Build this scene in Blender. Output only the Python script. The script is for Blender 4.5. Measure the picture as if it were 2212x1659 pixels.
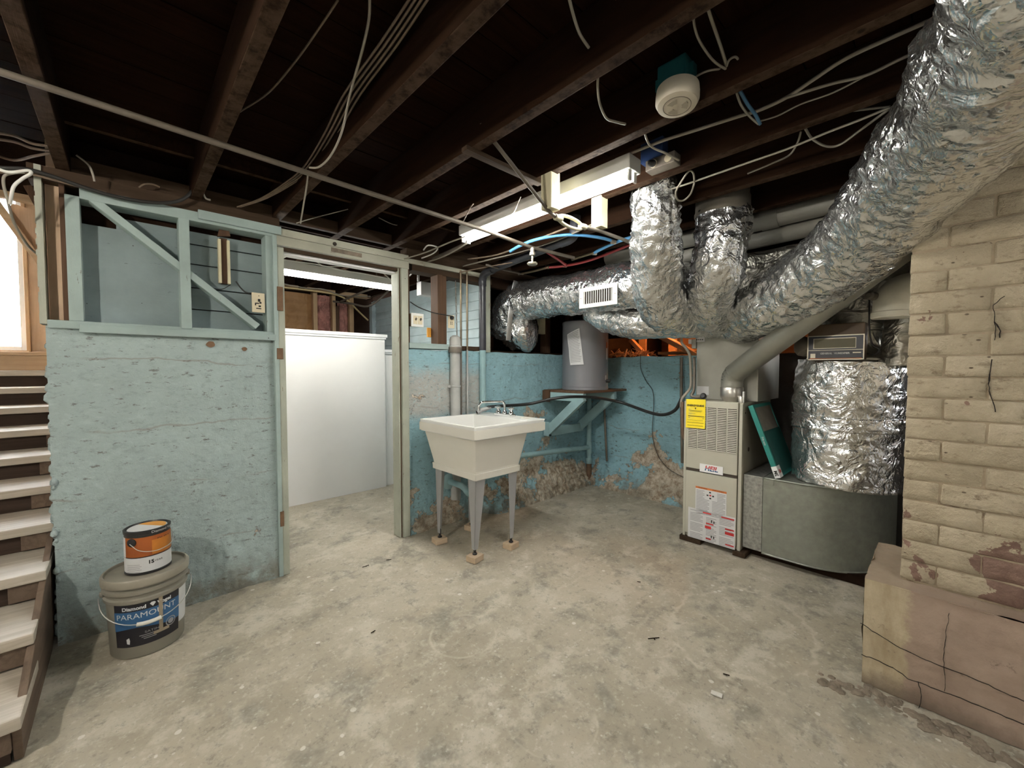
import bpy, bmesh, math, random
from mathutils import Vector, Matrix, noise, Euler
random.seed(7)
for o in list(bpy.data.objects): bpy.data.objects.remove(o)
SC = bpy.context.scene
COL = SC.collection
PI = math.pi

# ------------------------------------------------------------------ camera
FPX, CX, CY, CAMH = 880.0, 1106.0, 829.5, 1.28
PITCH = math.atan((829.5 - 797.5) / FPX)
YAW = math.radians(46.6)                       # heading of the optical axis, from +X
cam = bpy.data.cameras.new('camera'); camo = bpy.data.objects.new('camera', cam); COL.objects.link(camo)
cam.sensor_width = 36.0; cam.lens = FPX / 2212.0 * 36.0; cam.clip_start = 0.02
camo.location = (0, 0, CAMH)
camo.rotation_euler = (PI / 2 - PITCH, 0, YAW - PI / 2)
SC.camera = camo

# ------------------------------------------------------------------ world and exposure
W = bpy.data.worlds.new('world'); SC.world = W; W.use_nodes = True
W.node_tree.nodes['Background'].inputs[0].default_value = (0.93, 0.97, 1.0, 1)
W.node_tree.nodes['Background'].inputs[1].default_value = 9.0
SC.view_settings.view_transform = 'Standard'; SC.view_settings.look = 'None'
SC.view_settings.gamma = 1.0; SC.view_settings.use_curve_mapping = False
SC.cycles.use_light_tree = False; SC.cycles.max_bounces = 7; SC.cycles.diffuse_bounces = 3; SC.cycles.glossy_bounces = 3; SC.cycles.transmission_bounces = 4
SC.view_settings.exposure = 1.85
TUBE_E, BACK_E, BULB_W = 25.0, 16.0, 33.0     # lamp strengths used by the lamp builders below

# ------------------------------------------------------------------ pixel -> place helpers
_c, _s = math.cos(YAW), math.sin(YAW)
def ray(x, y):
    r = (x - CX) / FPX; u = -(y - CY) / FPX
    fw = math.cos(PITCH) + u * math.sin(PITCH); up = -math.sin(PITCH) + u * math.cos(PITCH)
    return Vector((_c * fw + _s * r, _s * fw - _c * r, up))
def onX(x, y, X): d = ray(x, y); t = X / d.x; return Vector((X, t * d.y, CAMH + t * d.z))
def onY(x, y, Y): d = ray(x, y); t = Y / d.y; return Vector((t * d.x, Y, CAMH + t * d.z))
def onZ(x, y, Z): d = ray(x, y); t = (Z - CAMH) / d.z; return Vector((t * d.x, t * d.y, Z))
def V(*a): return Vector(a)

# ------------------------------------------------------------------ object helpers
def tag(o, label=None, cat=None, group=None, kind=None):
    if label: o['label'] = label
    if cat: o['category'] = cat
    if group: o['group'] = group
    if kind: o['kind'] = kind
    return o
def wloc(o):
    l = Vector(o.location)
    while o.parent: o = o.parent; l += Vector(o.location)
    return l
def empty(name, loc, label=None, cat=None, group=None, kind=None):
    o = bpy.data.objects.new(name, None); COL.objects.link(o); o.location = loc
    o.empty_display_size = 0.05
    return tag(o, label, cat, group, kind)
def link(name, me, loc, parent=None, rot=None):
    o = bpy.data.objects.new(name, me); COL.objects.link(o)
    loc = Vector(loc)
    if parent is not None:
        o.parent = parent; loc = loc - wloc(parent)
    o.location = loc
    if rot is not None: o.rotation_euler = rot
    return o

class MB:
    """collects polygons in world coordinates; build() links them as one mesh object"""
    def __init__(s): s.v = []; s.f = []
    def add(s, vs, fs):
        n = len(s.v); s.v += [Vector(p) for p in vs]; s.f += [tuple(i + n for i in f) for f in fs]; return s
    def box(s, x0, x1, y0, y1, z0, z1):
        x0, x1 = min(x0, x1), max(x0, x1); y0, y1 = min(y0, y1), max(y0, y1); z0, z1 = min(z0, z1), max(z0, z1)
        return s.add([(x0,y0,z0),(x1,y0,z0),(x1,y1,z0),(x0,y1,z0),(x0,y0,z1),(x1,y0,z1),(x1,y1,z1),(x0,y1,z1)],
                     [(0,3,2,1),(4,5,6,7),(0,1,5,4),(1,2,6,5),(2,3,7,6),(3,0,4,7)])
    def bar(s, a, b, w, h, up=(0,0,1)):
        """rectangular bar from a to b, w across, h along up"""
        a = Vector(a); b = Vector(b); d = (b - a).normalized(); up = Vector(up)
        sd = d.cross(up)
        if sd.length < 1e-5: sd = d.cross(Vector((1,0,0)))
        sd.normalize(); u = sd.cross(d).normalized()
        vs = []
        for p in (a, b):
            for i, j in ((-1,-1),(1,-1),(1,1),(-1,1)): vs.append(p + sd * (i * w / 2) + u * (j * h / 2))
        return s.add(vs, [(0,1,2,3),(7,6,5,4),(0,4,5,1),(1,5,6,2),(2,6,7,3),(3,7,4,0)])
    def hexa(s, p):   # 8 points: bottom 4, top 4
        return s.add(p, [(0,3,2,1),(4,5,6,7),(0,1,5,4),(1,2,6,5),(2,3,7,6),(3,0,4,7)])
    def prism(s, poly, d):
        """poly: list of points (planar), extruded by vector d"""
        n = len(poly); d = Vector(d); vs = [Vector(p) for p in poly] + [Vector(p) + d for p in poly]
        fs = [tuple(range(n))[::-1], tuple(range(n, 2 * n))] + [(i, (i + 1) % n, n + (i + 1) % n, n + i) for i in range(n)]
        return s.add(vs, fs)
    def tube(s, pts, r, seg=10, caps=True, flat=1.0):
        pts = [Vector(p) for p in pts]; n = len(pts)
        rr = r if isinstance(r, (list, tuple)) else [r] * n
        vs = []; fs = []
        t0 = (pts[1] - pts[0]).normalized()
        nrm = t0.cross(Vector((0,0,1)))
        if nrm.length < 1e-4: nrm = t0.cross(Vector((1,0,0)))
        nrm.normalize()
        for i, p in enumerate(pts):
            t = (pts[min(i + 1, n - 1)] - pts[max(i - 1, 0)])
            if t.length < 1e-9: t = t0
            t.normalize(); nrm = (nrm - t * nrm.dot(t))
            if nrm.length < 1e-6: nrm = t.orthogonal()
            nrm.normalize(); bn = t.cross(nrm)
            for k in range(seg):
                a = 2 * PI * k / seg
                vs.append(p + nrm * (math.cos(a) * rr[i]) + bn * (math.sin(a) * rr[i] * flat))
        for i in range(n - 1):
            for k in range(seg):
                k2 = (k + 1) % seg
                fs.append((i*seg+k, i*seg+k2, (i+1)*seg+k2, (i+1)*seg+k))
        if caps: fs += [tuple(range(seg))[::-1], tuple(range((n-1)*seg, n*seg))]
        return s.add(vs, fs)
    def lathe(s, c, prof, seg=24, axis=(0,0,1), sx=1.0, sy=1.0):
        """prof: list of (radius, height) along axis from c"""
        c = Vector(c); ax = Vector(axis).normalized()
        q = Vector((0,0,1)).rotation_difference(ax)
        vs = []; fs = []; n = len(prof)
        for (r, h) in prof:
            for k in range(seg):
                a = 2 * PI * k / seg
                vs.append(c + q @ Vector((math.cos(a) * r * sx, math.sin(a) * r * sy, h)))
        for i in range(n - 1):
            for k in range(seg):
                k2 = (k + 1) % seg
                fs.append((i*seg+k, i*seg+k2, (i+1)*seg+k2, (i+1)*seg+k))
        fs += [tuple(range(seg))[::-1], tuple(range((n-1)*seg, n*seg))]
        return s.add(vs, fs)
    def grid(s, fn, nu, nv):
        vs = [fn(i / nu, j / nv) for j in range(nv + 1) for i in range(nu + 1)]
        fs = [(j*(nu+1)+i, j*(nu+1)+i+1, (j+1)*(nu+1)+i+1, (j+1)*(nu+1)+i) for j in range(nv) for i in range(nu)]
        return s.add(vs, fs)
    def mesh(s, name, mat, origin, smooth=False, bevel=0.0, weld=False):
        me = bpy.data.meshes.new(name)
        me.from_pydata([p - origin for p in s.v], [], s.f)
        me.validate(); me.update()
        bm = bmesh.new(); bm.from_mesh(me)
        if weld: bmesh.ops.remove_doubles(bm, verts=bm.verts, dist=1e-5)
        bmesh.ops.recalc_face_normals(bm, faces=bm.faces)
        if bevel > 0:
            es = [e for e in bm.edges if len(e.link_faces) == 2 and e.calc_face_angle(0) > 0.5]
            bmesh.ops.bevel(bm, geom=es, offset=bevel, segments=2, affect='EDGES', profile=0.6, clamp_overlap=True)
        bm.to_mesh(me); bm.free()
        if smooth:
            me.polygons.foreach_set('use_smooth', [True] * len(me.polygons))
            if smooth == 'auto': me.set_sharp_from_angle(angle=math.radians(38))
        me.materials.append(mat); return me
    def build(s, name, mat, parent=None, smooth=False, bevel=0.0, weld=False, label=None, cat=None, group=None, kind=None):
        xs = [p.x for p in s.v]; ys = [p.y for p in s.v]; zs = [p.z for p in s.v]
        o0 = Vector(((min(xs)+max(xs))/2, (min(ys)+max(ys))/2, min(zs)))
        o = link(name, s.mesh(name, mat, o0, smooth, bevel, weld), o0, parent)
        return tag(o, label, cat, group, kind)

def spline(pts, n=8):
    """Catmull-Rom through pts"""
    P = [Vector(p) for p in pts]; out = []
    if len(P) < 3:
        return [P[0].lerp(P[-1], i / n) for i in range(n + 1)]
    for i in range(len(P) - 1):
        p0 = P[max(i-1,0)]; p1 = P[i]; p2 = P[i+1]; p3 = P[min(i+2,len(P)-1)]
        for k in range(n):
            t = k / n; t2 = t*t; t3 = t2*t
            out.append(0.5 * ((2*p1) + (p2-p0)*t + (2*p0-5*p1+4*p2-p3)*t2 + (3*p1-p0-3*p2+p3)*t3))
    out.append(P[-1]); return out
def lerps(vals, n):
    out = []
    for i in range(len(vals) - 1):
        out += [vals[i] + (vals[i+1]-vals[i]) * k / n for k in range(n)]
    return out + [vals[-1]]

# ------------------------------------------------------------------ material helpers
class M:
    def __init__(s, name):
        s.m = bpy.data.materials.new(name); s.m.use_nodes = True
        s.t = s.m.node_tree; s.b = s.t.nodes['Principled BSDF']; s.L = s.t.links.new
        s.g = s.n('ShaderNodeNewGeometry'); s.pos = s.g.outputs['Position']; s._sep = None
    def n(s, k): return s.t.nodes.new(k)
    def put(s, sock, v):
        if hasattr(v, 'is_output'): s.L(v, sock)
        elif isinstance(v, (tuple, list)) and len(v) == 3 and sock.type == 'RGBA': sock.default_value = (*v, 1)
        else: sock.default_value = v
    def xyz(s):
        if not s._sep:
            k = s.n('ShaderNodeSeparateXYZ'); s.L(s.pos, k.inputs[0]); s._sep = k.outputs
        return s._sep
    def mp(s, sc=(1,1,1), loc=(0,0,0), src=None):
        k = s.n('ShaderNodeMapping'); s.L(src or s.pos, k.inputs[0]); k.inputs['Scale'].default_value = sc; k.inputs['Location'].default_value = loc
        return k.outputs[0]
    def noise(s, scale, detail=5, rough=.6, st=(1,1,1), loc=(0,0,0), dist=0.0):
        k = s.n('ShaderNodeTexNoise'); s.L(s.mp(st, loc), k.inputs['Vector'])
        k.inputs['Scale'].default_value = scale; k.inputs['Detail'].default_value = min(detail, 5)
        k.inputs['Roughness'].default_value = rough; k.inputs['Distortion'].default_value = dist
        return k.outputs[0]
    def voro(s, scale, feat='F1', st=(1,1,1), out=0, rnd=1.0):
        k = s.n('ShaderNodeTexVoronoi'); k.feature = feat; s.L(s.mp(st), k.inputs['Vector']); k.inputs['Scale'].default_value = scale
        k.inputs['Randomness'].default_value = rnd
        return k.outputs[out]
    def math(s, op, a, b=0.0, c=0.0, clamp=False):
        k = s.n('ShaderNodeMath'); k.operation = op; k.use_clamp = clamp
        s.put(k.inputs[0], a); s.put(k.inputs[1], b); s.put(k.inputs[2], c); return k.outputs[0]
    def step(s, f, lo, hi, a=0.0, b=1.0):
        k = s.n('ShaderNodeMapRange'); k.interpolation_type = 'SMOOTHSTEP'
        s.put(k.inputs[0], f); k.inputs[1].default_value = lo; k.inputs[2].default_value = hi
        k.inputs[3].default_value = a; k.inputs[4].default_value = b; return k.outputs[0]
    def ramp(s, f, stops):
        k = s.n('ShaderNodeValToRGB'); s.L(f, k.inputs[0]); e = k.color_ramp.elements
        while len(e) < len(stops): e.new(0.5)
        for i, (p, c) in enumerate(stops): e[i].position = p; e[i].color = (*c, 1)
        return k.outputs[0]
    def mix(s, f, a, b, mode='MIX'):
        k = s.n('ShaderNodeMix'); k.data_type = 'RGBA'; k.blend_type = mode
        s.put(k.inputs[0], f); s.put(k.inputs[6], a); s.put(k.inputs[7], b); return k.outputs[2]
    def bump(s, h, strength=.3, dist=.01, prev=None):
        k = s.n('ShaderNodeBump'); s.L(h, k.inputs['Height']); k.inputs['Strength'].default_value = strength; k.inputs['Distance'].default_value = dist
        if prev: s.L(prev, k.inputs['Normal'])
        return k.outputs[0]
    def end(s, col, rough=.7, metal=0.0, nrm=None, spec=None):
        s.put(s.b.inputs['Base Color'], col); s.put(s.b.inputs['Roughness'], rough); s.put(s.b.inputs['Metallic'], metal)
        if nrm: s.L(nrm, s.b.inputs['Normal'])
        if spec is not None: s.b.inputs['Specular IOR Level'].default_value = spec
        return s.m

def plain(name, c, rough=.6, metal=0.0, var=.12, scale=9, bump=.1, bs=60, st=(1,1,1), dirt=None, spec=None):
    m = M(name); f = m.noise(scale, 6, .6, st)
    lo = tuple(x * (1 - var) for x in c); hi = tuple(min(1, x * (1 + var)) for x in c)
    col = m.ramp(f, [(.3, lo), (.7, hi)])
    if dirt:
        col = m.mix(m.step(m.noise(scale * .6, 8, .7, st, (3,5,1)), dirt[1], dirt[1] + .14), col, dirt[0])
    nr = m.bump(m.noise(bs, 5, .6, st), bump, .01) if bump else None
    return m.end(col, rough, metal, nr, spec)
def emit(name, c, e):
    m = bpy.data.materials.new(name); m.use_nodes = True; b = m.node_tree.nodes['Principled BSDF']
    b.inputs['Base Color'].default_value = (*c, 1); b.inputs['Emission Color'].default_value = (*c, 1); b.inputs['Emission Strength'].default_value = e
    return m
# ------------------------------------------------------------------ materials
def floor_mat():
    m = M('floor_concrete'); x, y, z = m.xyz()
    n1 = m.noise(1.1, 7, .65); n2 = m.noise(5.5, 8, .7, loc=(4,1,0)); n3 = m.noise(38, 6, .7)
    col = m.ramp(n1, [(.3, (.305,.268,.20)), (.5, (.40,.36,.28)), (.72, (.50,.452,.36))])
    col = m.mix(m.step(n2, .48, .64, 0, .7), col, (.55,.51,.42))
    col = m.mix(m.step(m.noise(3.4, 9, .75, loc=(9,2,0)), .50, .68, 0, .75), col, (.19,.182,.15))
    col = m.mix(m.step(m.noise(2.0, 6, .7, loc=(1,7,0)), .52, .68, 0, .5), col, (.42,.36,.265))
    col = m.mix(m.step(m.noise(14, 8, .75, loc=(2,2,0)), .55, .68, 0, .6), col, (.16,.153,.122))
    col = m.mix(m.step(n3, .54, .70, 0, .6), col, (.58,.55,.47))
    col = m.mix(m.step(m.noise(60, 6, .75, loc=(3,9,0)), .55, .70, 0, .5), col, (.18,.17,.14))
    wob = m.math('MULTIPLY', m.math('SUBTRACT', m.noise(3.2, 4, .6, loc=(0,3,0)), .5), .55)
    wob2 = m.math('MULTIPLY', m.math('SUBTRACT', m.noise(14, 5, .7, loc=(6,3,0)), .5), .16)
    wsum = m.math('ADD', wob, wob2)
    def ring(p, rx, ry, w, amt, c, wb=1.0):
        dx = m.math('DIVIDE', m.math('SUBTRACT', x, p[0]), rx); dy = m.math('DIVIDE', m.math('SUBTRACT', y, p[1]), ry)
        d = m.math('SQRT', m.math('ADD', m.math('MULTIPLY', dx, dx), m.math('MULTIPLY', dy, dy)))
        d = m.math('ADD', d, m.math('MULTIPLY', wsum, wb))
        f = m.step(m.math('ABSOLUTE', m.math('SUBTRACT', d, 1.0)), 0, w, amt, 0)
        return m.math('MULTIPLY', f, brk)
    lime = (.56,.515,.42); brk = m.step(m.noise(6, 3, .6, loc=(1,2,0)), .40, .54)
    for (px, py, rx, ry, w, a, wb) in ((1001,1370,.155,.155,.07,.5,.35), (835,1375,.17,.12,.07,.35,.5), (1395,1375,.16,.14,.05,.35,.4),
                                       (1590,1350,.42,.30,.06,.7,1.3), (1620,1300,.36,.24,.045,.4,1.5), (1300,1300,.5,.25,.07,.35,1.6), (1190,1545,.17,.17,.04,.35,.4)):
        p = onZ(px, py, 0)
        col = m.mix(ring(p, rx, ry, w, a, lime, wb), col, lime)
    # white drips and chips of paint trodden into the slab
    vd = m.voro(8.5); chip = m.step(m.math('ADD', vd, m.math('MULTIPLY', m.noise(45, 4, .6), .09)), .125, .142, 1, 0)
    chip = m.math('MULTIPLY', chip, m.step(m.noise(1.7, 3, .5, loc=(5,5,0)), .46, .56))
    col = m.mix(m.math('MULTIPLY', chip, .85), col, (.66,.64,.58))
    vd2 = m.voro(22); chip2 = m.step(vd2, .10, .13, 1, 0); chip2 = m.math('MULTIPLY', chip2, m.step(m.noise(4, 3, .5, loc=(2,8,0)), .5, .56))
    col = m.mix(m.math('MULTIPLY', chip2, .6), col, (.62,.60,.54))
    h = m.math('ADD', m.noise(70, 6, .7), m.math('MULTIPLY', n2, 1.5))
    return m.end(col, m.ramp(n2, [(.3, (.62,)*3), (.7, (.86,)*3)]), 0, m.bump(h, .28, .008))

def blue_wall_mat(name, c, dark, peel_lo, peel_amt, zref, grime=(.17,.15,.11), grey=None, rub=(.50,.44,.35), shade_y=None):
    """old blue distemper on concrete: runs, peeling that bares brown concrete, rubble towards the footing"""
    m = M(name); x, y, z = m.xyz()
    n1 = m.noise(1.5, 7, .65); n2 = m.noise(9, 8, .7, st=(1,1,1.6))
    col = m.ramp(n1, [(.28, tuple(a*.84 for a in c)), (.5, c), (.72, tuple(min(1,a*1.14) for a in c))])
    col = m.mix(m.step(n2, .55, .75, 0, .35), col, tuple(min(1, a*1.22) for a in c))
    if grey:   # whitewash where the blue has worn away in one big area
        gx0, gx1, gz0, gz1, gc = grey
        gm = m.math('MULTIPLY', m.step(x, gx0, gx0 + .07), m.step(x, gx1 - .07, gx1, 1, 0))
        gm = m.math('MULTIPLY', gm, m.step(m.math('ADD', z, m.math('MULTIPLY', n1, .25)), gz0 + .1, gz0 + .22))
        gm = m.math('MULTIPLY', gm, m.step(m.math('ADD', z, m.math('MULTIPLY', n2, .2)), gz1 - .05, gz1 + .12, 1, 0))
        col = m.mix(m.math('MULTIPLY', gm, .88), col, gc)
    # fine dark chips and streaks
    chips = m.step(m.noise(26, 6, .75, st=(.55,.55,1.5), loc=(3,1,2)), .585, .64)
    col = m.mix(m.math('MULTIPLY', chips, .85), col, dark)
    mott = m.noise(34, 7, .75, st=(.7,.7,1.2), loc=(6,2,9))
    col = m.mix(m.step(mott, .52, .66, 0, .45), col, tuple(a*.62 for a in c)); col = m.mix(m.step(mott, .46, .34, 0, .4), col, tuple(min(1, a*1.3) for a in c))
    pits = m.step(m.voro(14), .03, .06, 1, 0)
    col = m.mix(m.math('MULTIPLY', pits, m.step(m.noise(3, 2, .5), .5, .6)), col, dark)
    # board-mark lines left by the formwork
    w = m.n('ShaderNodeTexWave'); w.wave_type = 'BANDS'; w.bands_direction = 'Z'; m.L(m.mp((1,1,1)), w.inputs[0]); w.inputs['Scale'].default_value = .95
    w.inputs['Distortion'].default_value = 1.6; w.inputs['Detail'].default_value = 5; w.inputs['Detail Scale'].default_value = 3.0
    ln = m.math('MULTIPLY', m.step(w.outputs[1], .0, .0035, 1, 0), m.step(n1, .44, .56))
    col = m.mix(m.math('MULTIPLY', ln, .45), col, (.21,.17,.13))
    # peeling: grows towards the footing
    pn = m.math('ADD', m.math('MULTIPLY', m.noise(2.3, 10, .68, loc=(2,4,6)), 1.7), -.35)
    pm = m.math('ADD', pn, m.step(z, zref, zref + .75, peel_amt, 0))
    peel = m.step(pm, peel_lo, peel_lo + .012)
    edge = m.step(pm, peel_lo - .02, peel_lo)
    col = m.mix(m.math('MULTIPLY', edge, .55), col, dark)
    bare = m.ramp(m.noise(17, 9, .8, loc=(1,0,3)), [(.30, (.15,.105,.07)), (.42, (.30,.23,.16)), (.55, rub), (.70, (.64,.58,.49))])
    col = m.mix(peel, col, bare)
    gr = m.math('MULTIPLY', m.step(m.math('ADD', z, m.math('MULTIPLY', n2, .22)), .12, .34, 1, 0), m.step(m.noise(6, 6, .7, loc=(8,8,8)), .38, .60))
    col = m.mix(m.math('MULTIPLY', gr, .8), col, grime)
    h = m.math('ADD', m.math('MULTIPLY', m.noise(30, 7, .7), .8), m.math('MULTIPLY', n2, 1.0))
    h = m.math('ADD', h, m.math('MULTIPLY', peel, -.35))
    if shade_y is not None: col = m.mix(m.step(y, shade_y - .06, shade_y, 1, 0), col, (.035,.030,.026))  # deep shade behind the furnace, painted into the wall as near-black
    return m.end(col, .72, 0, m.bump(h, .7, .014))

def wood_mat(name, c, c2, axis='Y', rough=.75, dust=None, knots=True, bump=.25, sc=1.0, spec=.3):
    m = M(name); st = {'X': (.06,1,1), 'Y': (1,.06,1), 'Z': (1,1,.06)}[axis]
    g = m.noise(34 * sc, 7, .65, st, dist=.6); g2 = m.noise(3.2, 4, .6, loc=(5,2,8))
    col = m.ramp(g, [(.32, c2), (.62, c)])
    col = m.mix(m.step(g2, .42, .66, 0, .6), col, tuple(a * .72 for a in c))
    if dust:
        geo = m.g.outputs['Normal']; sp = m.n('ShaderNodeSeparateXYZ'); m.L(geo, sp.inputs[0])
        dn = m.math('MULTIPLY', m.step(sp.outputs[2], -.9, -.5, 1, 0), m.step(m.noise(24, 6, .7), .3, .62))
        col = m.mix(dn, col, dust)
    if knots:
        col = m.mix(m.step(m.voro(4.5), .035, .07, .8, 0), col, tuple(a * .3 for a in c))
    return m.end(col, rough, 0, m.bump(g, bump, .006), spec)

def foil_mat(name, base=(.80,.81,.815), rough=.17, sc=1.0, dull=(.36,.34,.30), dirt=.62):
    m = M(name)
    v = m.voro(17 * sc, 'F1', (1,1,1)); v2 = m.voro(60 * sc, 'F1', (1,1,.6)); n = m.noise(9 * sc, 3, .5, dist=1.2); f = m.noise(230, 2, .5)
    rdg = lambda q: m.math('ABSOLUTE', m.math('SUBTRACT', q, .5))
    h = m.math('ADD', m.math('MULTIPLY', rdg(n), -2.4), m.math('ADD', m.math('MULTIPLY', rdg(m.noise(21 * sc, 3, .5, dist=.6, loc=(3,3,3))), -.7), m.math('MULTIPLY', v, .5)))
    d = m.step(m.noise(2.2, 6, .65, loc=(7,3,1)), dirt, dirt + .12)
    col = m.mix(m.math('MULTIPLY', d, .6), base, dull)
    rg = m.math('ADD', m.math('MULTIPLY', d, .25), rough)
    nr = m.bump(h, .55, .02); nr = m.bump(f, .05, .002, nr)
    return m.end(col, rg, .93, nr)

def paint_wood(name, c, under, amt=.66, rough=.6, axis='Z'):
    m = M(name); st = {'X': (.25,1,1), 'Y': (1,.25,1), 'Z': (1,1,.25)}[axis]
    n1 = m.noise(4, 6, .6); col = m.ramp(n1, [(.3, tuple(a*.82 for a in c)), (.7, tuple(min(1,a*1.1) for a in c))])
    ch = m.step(m.noise(30, 7, .75, st, (1,2,3)), amt, amt + .05); col = m.mix(m.math('MULTIPLY', ch, .8), col, under)
    nail = m.step(m.voro(15), .035, .055, 1, 0); nail = m.math('MULTIPLY', nail, m.step(m.noise(5, 2, .5, loc=(4,4,4)), .5, .58)); col = m.mix(nail, col, (.03,.025,.02))
    return m.end(col, rough, 0, m.bump(m.noise(45, 6, .7, st), .25, .006))

def brick_paint_mat():
    m = M('brick_paint'); x, y, z = m.xyz()
    n1 = m.noise(4, 7, .65); col = m.ramp(n1, [(.3, (.36,.30,.205)), (.55, (.47,.40,.285)), (.75, (.55,.48,.36))])
    brick = m.ramp(m.noise(16, 6, .7), [(.3, (.17,.10,.075)), (.7, (.29,.185,.145))])
    grime = m.step(m.noise(12, 8, .75, st=(1,1,2.2), loc=(2,2,2)), .545, .68); col = m.mix(m.math('MULTIPLY', grime, .7), col, (.20,.15,.095))
    nick = m.math('MULTIPLY', m.step(m.voro(21, st=(1,1,1.6)), .10, .15, 1, 0), m.step(m.noise(5, 4, .6, loc=(1,8,3)), .50, .56)); col = m.mix(m.math('MULTIPLY', nick, .85), col, (.10,.07,.045))
    # the paint has come away low down on the side away from the furnace, and in single scabs elsewhere
    low = m.math('MULTIPLY', m.step(y, -.20, -.07, 1, 0), m.step(z, .50, .98, 1, 0))
    pm = m.math('ADD', m.noise(7, 8, .65, loc=(5,1,9)), m.math('MULTIPLY', low, .28))
    pm = m.math('ADD', pm, m.step(z, .43, .75, .08, 0))
    col = m.mix(m.step(pm, .645, .66), col, brick)
    h = m.math('ADD', m.noise(26, 7, .7), m.math('MULTIPLY', n1, 1.2))
    return m.end(col, .8, 0, m.bump(h, .9, .016))
def plinth_mat():
    m = M('plinth_render'); x, y, z = m.xyz()
    a = m.ramp(m.noise(5, 7, .65), [(.3, (.30,.215,.165)), (.7, (.40,.30,.235))])
    cream = m.ramp(m.noise(9, 7, .7, st=(1,1,.3)), [(.3, (.36,.28,.175)), (.7, (.56,.48,.34))])
    e = m.math('ADD', y, m.math('MULTIPLY', m.math('SUBTRACT', m.noise(11, 6, .7), .5), .10))
    col = m.mix(m.step(e, .062, .082), a, cream)
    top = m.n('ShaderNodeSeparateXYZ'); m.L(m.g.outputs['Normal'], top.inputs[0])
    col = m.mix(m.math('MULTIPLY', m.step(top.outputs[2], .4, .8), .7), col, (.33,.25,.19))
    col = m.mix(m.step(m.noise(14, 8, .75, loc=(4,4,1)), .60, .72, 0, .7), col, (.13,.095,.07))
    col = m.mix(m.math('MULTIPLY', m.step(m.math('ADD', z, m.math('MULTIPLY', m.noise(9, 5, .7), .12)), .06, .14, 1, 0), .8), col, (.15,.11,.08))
    return m.end(col, .82, 0, m.bump(m.noise(30, 8, .7), .4, .01))

MT = {}
MT['floor'] = floor_mat()
MT['wall_left'] = blue_wall_mat('blue_wall_paint', (.335,.415,.41), (.13,.13,.115), .87, .16, .0)
MT['wall_rear'] = blue_wall_mat('bright_blue_wall_paint', (.275,.46,.515), (.11,.13,.12), .71, .25, .06, grey=(1.50,2.30,.86,1.33,(.42,.40,.36)))
MT['wall_right'] = blue_wall_mat('bright_blue_wall_paint_cracked', (.27,.475,.545), (.10,.12,.12), .71, .25, .06, shade_y=1.28)
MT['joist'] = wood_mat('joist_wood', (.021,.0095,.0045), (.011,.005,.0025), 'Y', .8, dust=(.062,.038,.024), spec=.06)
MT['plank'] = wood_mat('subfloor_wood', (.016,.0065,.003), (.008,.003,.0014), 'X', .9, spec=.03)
MT['oldwood'] = wood_mat('old_brown_wood', (.11,.060,.034), (.06,.032,.018), 'Z', .75)
MT['oldwoodX'] = wood_mat('old_brown_plate_wood', (.065,.042,.027), (.036,.023,.014), 'X', .8, spec=.1)
MT['shelfwood'] = wood_mat('brown_shelf_wood', (.13,.075,.045), (.08,.045,.025), 'X', .7)
MT['freshwood'] = wood_mat('fresh_pine', (.55,.38,.22), (.44,.28,.15), 'Z', .6)
MT['freshwoodX'] = wood_mat('fresh_pine_board', (.55,.39,.24), (.45,.30,.17), 'X', .6)
MT['tread'] = wood_mat('worn_tread_wood', (.54,.49,.41), (.38,.33,.26), 'X', .55)
MT['riser'] = wood_mat('dark_riser_wood', (.058,.036,.025), (.03,.018,.012), 'X', .8)
MT['nosing'] = wood_mat('stringer_wood', (.17,.12,.085), (.10,.07,.05), 'Y', .7)
MT['plywood'] = wood_mat('pale_plywood', (.62,.46,.32), (.52,.37,.24), 'Z', .6, knots=False)
MT['blue_wood'] = paint_wood('blue_painted_wood', (.335,.425,.405), (.13,.12,.09), .66)
MT['blue_woodX'] = paint_wood('blue_painted_plate', (.315,.40,.385), (.13,.12,.09), .64, axis='X')
MT['blue_board'] = paint_wood('blue_painted_board', (.225,.285,.295), (.09,.10,.10), .66, axis='X')
MT['trim'] = paint_wood('cream_green_door_paint', (.385,.405,.33), (.16,.12,.075), .63)
MT['trimX'] = paint_wood('cream_green_header_paint', (.40,.40,.32), (.16,.12,.075), .62, axis='X')
MT['bracket'] = paint_wood('bright_blue_bracket_paint', (.33,.50,.525), (.16,.12,.08), .72)
MT['siding'] = paint_wood('pale_blue_siding_paint', (.52,.64,.67), (.26,.31,.31), .72, axis='Y')
MT['cream_block'] = paint_wood('cream_block_paint', (.62,.57,.38), (.22,.16,.08), .70)
MT['foil'] = foil_mat('crinkled_foil')
MT['foil_rib'] = foil_mat('gathered_foil', sc=1.15, rough=.25)
MT['foil_dull'] = foil_mat('dusty_foil', (.34,.325,.285), .36, .9, (.10,.088,.07), .46)
MT['foil_tape'] = plain('foil_tape', (.66,.67,.68), .30, .9, .06, 20, .05)
MT['white_wall'] = plain('white_wall_paint', (.80,.79,.77), .6, 0, .02, 3, .04)
MT['white_trim'] = plain('white_gloss_trim', (.84,.84,.84), .35, 0, .02, 3, 0)
MT['white_metal'] = plain('white_enamel', (.76,.76,.73), .4, 0, .03, 5, .02)
MT['fixture'] = plain('lamp_housing_enamel', (.60,.60,.57), .4, 0, .05, 5, .02)
MT['plastic_white'] = plain('white_plastic', (.70,.68,.61), .45, 0, .04, 6, .02)
MT['ivory'] = plain('ivory_plastic', (.62,.55,.39), .5, 0, .04, 6, .02)
MT['smoke'] = plain('aged_white_plastic', (.58,.53,.43), .5, 0, .05, 6, .02)
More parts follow.
